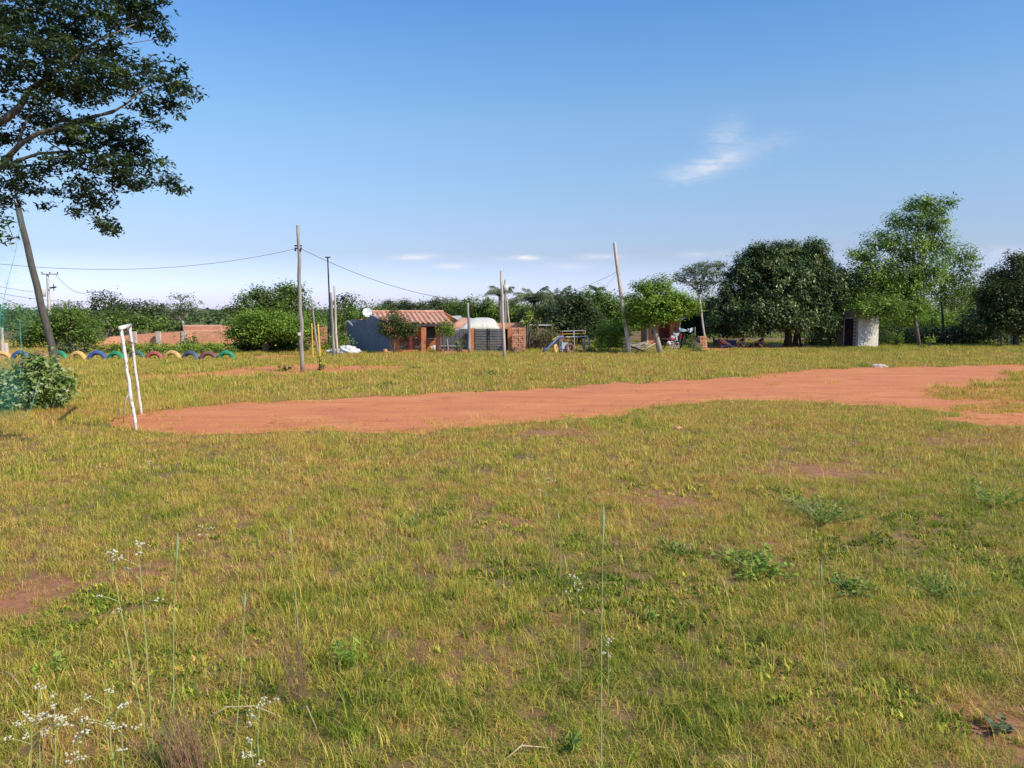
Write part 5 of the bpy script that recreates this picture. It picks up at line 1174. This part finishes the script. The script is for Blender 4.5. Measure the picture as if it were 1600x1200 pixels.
for dx in (-.18, .16): MB().box(c.x+dx-.02, c.x+dx+.02, c.y-.13, c.y+.13, 0, .22).build('leg', M['grey_lt'], rt)
bush('bush', 'small pale green bush at the right foot of the climbing frame', 924, 46.2, [(926,545,8,5),(920,548,5,4)], lm_mid, .11, 16, .22, 9)
# yellow-leaved sapling by the yellow post
bush('sapling', 'small yellow-leaved sapling against the nearer yellow post', 502, 31.8, [(502,563,4,6),(505,571,4,3),(499,558,3,3)], LM('leaf_yellow', (.3, .34, .05), (.55, .55, .08), (.7, .65, .15), .3), .09, 30, .12, 6, stems=3)

# ------------------------------------------------------------------ foreground plants
def weed(label, top, base_py, lean=0, fl=6, spread=.12, group='white-flowered weeds in the foreground', r=.0035, base_px=None):
    """tall stem with branching heads of small white florets"""
    b = G(base_px if base_px is not None else top[0]+lean, base_py); t = at(top[0], top[1], b.y-.05)
    root = empty('flowering_weed', tuple(b), label, 'weed', group); mb = MB(); m_ = b.lerp(t, .55)+Vector((random.uniform(-.02, .02), 0, 0))
    mb.tube([b-Vector((0, 0, .02)), m_, t], [r, r*.8, r*.5], 5); fb = MB(); lv = []
    for k in range(fl):
        s = m_.lerp(t, random.uniform(.3, 1)); e = s+Vector((random.uniform(-1, 1)*spread, random.uniform(-1, 1)*spread*.6, random.uniform(.2, .8)*spread)) if k else t+Vector((0, 0, .01))
        mb.tube([s, s.lerp(e, .6)+Vector((0, 0, .008)), e], [r*.5, r*.4, r*.35], 4)
        for j in range(6):
            q = e+Vector((random.uniform(-.02, .02), random.uniform(-.02, .02), random.uniform(-.006, .012))); fb.ball(q, random.uniform(.0035, .0068), 6, 4, (1, 1, .8), .15)
    mb.build('stem', M['stemgreen'], root); fb.build('flower_heads', M['floret'], root)
    P = np.array([tuple(b.lerp(m_, random.random())+Vector((random.uniform(-.012, .012), random.uniform(-.02, .02), 0))) for _ in range(10)])
    V, Fq = leaf_quads(P, .03, .2, .3); npmesh('leaves', V, Fq, lm_mid, root, np.repeat(rng.random(len(P)), 4))
M['stemgreen'] = mottled('green_stem', (.26, .34, .08), (.48, .5, .2), 20, .7, .1)
for a in [('tall white-flowered weed left of a long bare stalk, flowers high', (172,866), 1190, 0, 5, .1, None, .004, 238),
          ('white-flowered weed with zigzag head leaning right, beside the tallest flowering one', (216,852), 1185, 0, 6, .1, None, .004, 240),
          ('white-flowered weed in the bottom left corner, dense head', (50,1130), 1290, 0, 9, .1, None, .004, 45),
          ('white-flowered weed near the bottom left corner, head beside the densest one', (85,1105), 1280, 0, 9, .09, None, .004, 80),
          ('white-flowered weed at the bottom left, highest small heads', (60,1078), 1270, 0, 6, .08, None, .004, 62),
          ('cream-flowered weed at the bottom left, among brown grass', (170,1085), 1260, 0, 7, .1, None, .004, 190),
          ('low white-flowered weed cut by the bottom edge at left', (122,1160), 1320, 0, 6, .07, None, .004, 120),
          ('cream-flowered weed near the bottom edge, right of the left cluster', (190,1140), 1300, 0, 5, .08, None, .004, 200),
          ('small white-flowered weed beside a fallen dry stem', (405,1105), 1230, 0, 6, .08, None, .004, 410),
          ('small white-flowered weed at the bottom edge, right of the fallen dry stem', (392,1160), 1290, 0, 5, .05, None, .004, 392),
          ('small white-flowered weed left of the tallest single stalk', (950,1000), 1090, 0, 5, .04, None, .003, 951),
          ('pale weed with opposite leaves left of the tallest single stalk', (900,905), 1075, 0, 5, .06, None, .003, 908),
          ('whitish branching weed in mid field left of the tallest stalk', (848,735), 860, 0, 8, .12, None, .004, 866),
          ('small whitish weed in mid field at left', (85+148,725), 760, 0, 5, .12, None, .004, 235),
          ('whitish weed close to a mid field brown patch at left', (325,828), 870, 0, 5, .1, None, .004, 320)]:
    weed(a[0], a[1], a[2], a[3], a[4], a[5], 'white-flowered weeds in the foreground', a[7], a[8])
def stalk(label, top, base, r=.0038, head=True):
    b = G(*base); t = at(top[0], top[1], b.y); root = empty('grass_stalk', tuple(b), label, 'grass stalk', 'single tall grass stalks'); m_ = b.lerp(t, .5)+Vector((random.uniform(-.022, .022), 0, 0))
    MB().tube([b-Vector((0, 0, .02)), m_, t], [r, r*.8, r*.5], 5).build('stem', M['stemgreen'], root)
    if head: MB().tube([t-(t-m_)*.28, t-(t-m_)*.1, t], [r*.8, r*2.0, r*.4], 6).build('seed_head', M['stalkhead'], root)
    L_2 = []; 
M['stalkhead'] = mottled('seed_head', (.26, .36, .14), (.42, .5, .24), 30, .8, .2)
for a in [('tallest single grass stalk, standing right of centre at the bottom edge', (943,788), (940,1215)), ('tall green stalk right of the flowering weeds at left', (278,832), (271,1120)), ('thin pale stalk between the left weeds and the centre', (383,925), (368,1150)),
          ('thin stalk left of centre with faint top', (453,820), (468,1010)), ('thin stalk in the right half of the field, nearer the right edge', (1553,700), (1553,805)), ('short thin stalk right of centre in mid field', (1337,665), (1330,800)),
          ('thin stalk left of centre in mid field', (600,815), (601,910)), ('thin stalk in mid field just left of the tallest stalk', (872,800), (876,905)), ('thin stalk in the right half, near the broad-leaved weeds', (1408,800), (1412,900)), ('thin leaning stalk at lower right', (1283,880), (1296,1060))]:
    stalk(*a)
def tuftweed(label, px, py, w, h, mat, n=40, leaf=.05, cat='weed', asp=.28, up=.1, nm='broadleaf_weed'):
    b = G(px, py); root = empty(nm, tuple(b), label, cat, 'leafy weeds in the grass'); s = b.y/F; mb = MB(); P = []
    for k in range(max(4, n//8)):
        e = b+Vector((random.uniform(-w, w)*s, random.uniform(-w, w)*s*1.5, random.uniform(.3, 1)*h*s)); mb.tube([b+(e-b)*.2-Vector((0, 0, .02)), e], [.003, .002], 4)
        for j in range(8): P.append(tuple(b.lerp(e, random.uniform(.3, 1.05))+Vector((random.gauss(0, .02), random.gauss(0, .02), random.gauss(0, .01)))))
    mb.build('stems', M['stemgreen'], root); P = np.array(P); V, Fq = leaf_quads(P, leaf, up, asp); npmesh('leaves', V, Fq, mat, root, np.repeat(rng.random(len(P)), 4))
for a in [('bright green creeping weed patch right of centre', 1180, 890, 60, 26, lm_bright, 420, .05, 'weed', .8, .6), ('dark bushy weed in mid field at right', 1290, 815, 50, 42, lm_mid, 420, .06), ('dark upright-leaved weed near the right edge', 1382, 855, 18, 30, lm_dark, 30, .09, 'weed', .25, 0),
          ('bright green strappy weed in the lower left half', 540, 1040, 26, 48, lm_bright, 110, .08, 'weed', .18, 0), ('dark green small weed in mid field left of centre', 642, 828, 26, 26, lm_mid, 60, .06), ('bushy pale weed near the right edge in mid field', 1555, 790, 40, 44, lm_bright, 260, .06),
          ('green weed clump left of the big creeping patch', 1060, 870, 28, 26, lm_mid, 160, .055), ('green leafy weed right of the creeping patch', 1330, 925, 42, 22, lm_mid, 260, .045, 'weed', .7, .5), ('pair of strap leaves at the lower centre', 895, 1170, 8, 34, lm_yel, 10, .1, 'weed', .25, 0),
          ('strap-leaved weed right of the tallest stalk', 1020, 975, 10, 30, lm_bright, 14, .08, 'weed', .25, 0), ('grey-green small weed at lower right', 1560, 1140, 24, 24, lm_grey, 50, .05, 'weed', .6, .4), ('leafy weed at the lower left under the tall weeds', 90, 1050, 40, 26, lm_bright, 60, .05, 'weed', .6, .4),
          ('dark leafy weed near the bottom left stalks', 262, 1180, 26, 34, lm_mid, 50, .06), ('grey-green low weed at the right in mid field', 1255, 790, 36, 20, lm_grey, 60, .06), ('dark tuft on the right slope of the field', 1470, 930, 50, 26, lm_mid, 240, .045), ('round weed on the far grass strip below the gate', 655, 578, 16, 7, lm_mid, 60, .18), ('dark round weed on the far grass strip right of the gate', 770, 588, 22, 8, lm_mid, 80, .18), ('low dark weed on the far strip near the yellow posts', 445, 580, 18, 8, lm_dark, 60, .16)]:
    tuftweed(*a)
def redgrass(label, px, py, top, w, n=60):
    b = G(px, py); root = empty('dry_grass_clump', tuple(b), label, 'grass clump', 'dry reddish grass clumps'); mb = MB(); s = b.y/F
    for k in range(n):
        q = b+Vector((random.gauss(0, .5)*w*s, random.gauss(0, .04), -.01)); h = (py-top)*s*random.uniform(.5, 1.05); e = q+Vector((random.gauss(-.06, .05), random.gauss(0, .05), h)); mb.tube([q, q.lerp(e, .6)+Vector((.01, 0, 0)), e], [.0016, .0014, .0008], 3, False)
    mb.build('blades', M['redstraw'], root)
M['redstraw'] = mottled('red_straw', (.3, .14, .08), (.5, .3, .18), 30, .8, .1)
redgrass('reddish dry grass clump at the bottom left, taller than its surroundings', 300, 1215, 1075, 38, 110)
redgrass('thin reddish dry grass clump left of centre', 468, 1100, 925, 14, 36)
redgrass('faint reddish grass wisps at the lower centre left', 660, 1050, 985, 10, 22)
for lb, pts_ in (('arched pale dry stem lying at the bottom left', [(325,1128),(355,1120),(400,1119),(440,1126)]), ('curved pale dry stem right of the arched one', [(460,1113),(480,1120),(495,1145)]), ('pale dry twig at the left edge', [(0,1052),(20,1070),(45,1095)]), ('long curved dry stem at the bottom centre', [(780,1200),(815,1182),(860,1174)])):
    P = [G(*p)+Vector((0, 0, .06)) for p in pts_]; P[0].z = .02; P[-1].z = .02
    single(MB().tube(P, [.003]+[.005]*(len(P)-2)+[.002], 6), 'fallen_twig', M['straw'], lb, 'dry stem', smooth=True)
# ------------------------------------------------------------------ light, sky, camera
SAZ = math.radians(122); SEL = math.radians(40)
sd = Vector((math.sin(SAZ)*math.cos(SEL), math.cos(SAZ)*math.cos(SEL), math.sin(SEL)))
L_ = bpy.data.lights.new('sun', 'SUN'); L_.energy = 5; L_.angle = math.radians(.5); L_.color = (1, .89, .72)
so = bpy.data.objects.new('sun', L_); col.objects.link(so); so.rotation_euler = (-sd).to_track_quat('-Z', 'Y').to_euler(); so.location = (20, -10, 30)
w = bpy.data.worlds.new('World'); sc.world = w; w.use_nodes = True; nt = w.node_tree; nt.nodes.clear()
out = N(nt, 'ShaderNodeOutputWorld'); bg = N(nt, 'ShaderNodeBackground'); bg.inputs[1].default_value = .15
sky = N(nt, 'ShaderNodeTexSky'); sky.sky_type = 'NISHITA'; sky.sun_disc = False; sky.sun_elevation = SEL; sky.sun_rotation = SAZ
sky.air_density = 1.0; sky.dust_density = .6; sky.ozone_density = 1.5; sky.altitude = 100
tc = N(nt, 'ShaderNodeTexCoord'); sep = N(nt, 'ShaderNodeSeparateXYZ'); nt.links.new(tc.outputs['Generated'], sep.inputs[0])
# clouds, given by direction
U = math_(nt, 'DIVIDE', sep.outputs[0], sep.outputs[1]); Wv = math_(nt, 'DIVIDE', sep.outputs[2], sep.outputs[1])
cb = N(nt, 'ShaderNodeCombineXYZ'); nt.links.new(U, cb.inputs[0]); nt.links.new(Wv, cb.inputs[1])
def dirc(px, py):
    x, y, z = ray(px, py); return x/y, z/y
mpn = N(nt, 'ShaderNodeMapping'); mpn.inputs['Scale'].default_value = (1, 3.2, 1); nt.links.new(cb.outputs[0], mpn.inputs[0])
nz = noise(nt, 26, 6, .62, mpn.outputs[0], .6)
tot = None
for (px, py, rx, ry, rot, s) in [(1105,262,60,15,-14,.62),(1135,215,32,26,-40,.34),(1200,225,50,18,-10,.15),(637,403,26,4,0,.9),(706,416,24,4,0,.9),(815,403,26,4,0,1.1),(788,405,12,3,0,.4),(935,401,38,5,0,.4),(885,416,40,6,0,.3),(1230,385,60,8,0,.3),(1560,395,50,12,0,.3),(1100,398,50,5,0,.3),(660,400,40,4,0,.3)]:
    u0, w0 = dirc(px, py); a_ = rx/F; b_ = ry/F; cr, sr = math.cos(math.radians(rot)), math.sin(math.radians(rot))
    du = math_(nt, 'SUBTRACT', U, u0); dw = math_(nt, 'SUBTRACT', Wv, w0)
    p1 = math_(nt, 'DIVIDE', math_(nt, 'ADD', math_(nt, 'MULTIPLY', du, cr), math_(nt, 'MULTIPLY', dw, -sr)), a_)
    p2 = math_(nt, 'DIVIDE', math_(nt, 'ADD', math_(nt, 'MULTIPLY', du, sr), math_(nt, 'MULTIPLY', dw, cr)), b_)
    r2 = math_(nt, 'ADD', math_(nt, 'MULTIPLY', p1, p1), math_(nt, 'MULTIPLY', p2, p2))
    e = math_(nt, 'MULTIPLY', math_(nt, 'EXPONENT', math_(nt, 'MULTIPLY', r2, -1.2), 0), s)
    tot = e if tot is None else math_(nt, 'ADD', tot, e)
fr = math_(nt, 'GREATER_THAN', sep.outputs[1], .05)
cl = math_(nt, 'MULTIPLY', math_(nt, 'MULTIPLY', tot, fr), ramp(nt, [(.3, (.1, .1, .1)), (.68, (1.25, 1.25, 1.25))], nz), True)
hs = N(nt, 'ShaderNodeHueSaturation'); hs.inputs['Saturation'].default_value = 1.0; hs.inputs['Value'].default_value = 1; nt.links.new(sky.outputs[0], hs.inputs['Color'])
gm = N(nt, 'ShaderNodeGamma'); gm.inputs[1].default_value = 1.0; nt.links.new(hs.outputs[0], gm.inputs[0])
tn = ramp(nt, [(p_, (a_/2, b_/2, c_/2)) for p_, a_, b_, c_ in ((.0, .88, .92, 1.55), (.0325, .86, .91, 1.45), (.073, .70, .71, .94), (.114, .76, .80, .98), (.153, .79, .88, 1.02), (.229, .83, 1.0, 1.13), (.302, .70, 1.0, 1.24), (.367, .565, .97, 1.32), (.6, .5, .9, 1.3))], sep.outputs[2])
skc = mixc(nt, 1.0, mixc(nt, 1.0, gm.outputs[0], tn, 'MULTIPLY'), (2, 2, 2), 'MULTIPLY')
nt.links.new(mixc(nt, cl, skc, (6.3, 6.2, 6.5)), bg.inputs[0]); nt.links.new(bg.outputs[0], out.inputs[0])
cam = bpy.data.cameras.new('camera'); co = bpy.data.objects.new('camera', cam); col.objects.link(co)
cam.sensor_width = 36; cam.lens = F/1600*36; cam.clip_end = 6000; cam.clip_start = .05
co.location = (0, 0, CH); co.rotation_euler = (PI/2-PITCH, 0, 0); sc.camera = co
sc.view_settings.view_transform = 'Standard'; sc.view_settings.look = 'None'; sc.view_settings.exposure = 0
sc.cycles.max_bounces = 5; sc.cycles.transparent_max_bounces = 24
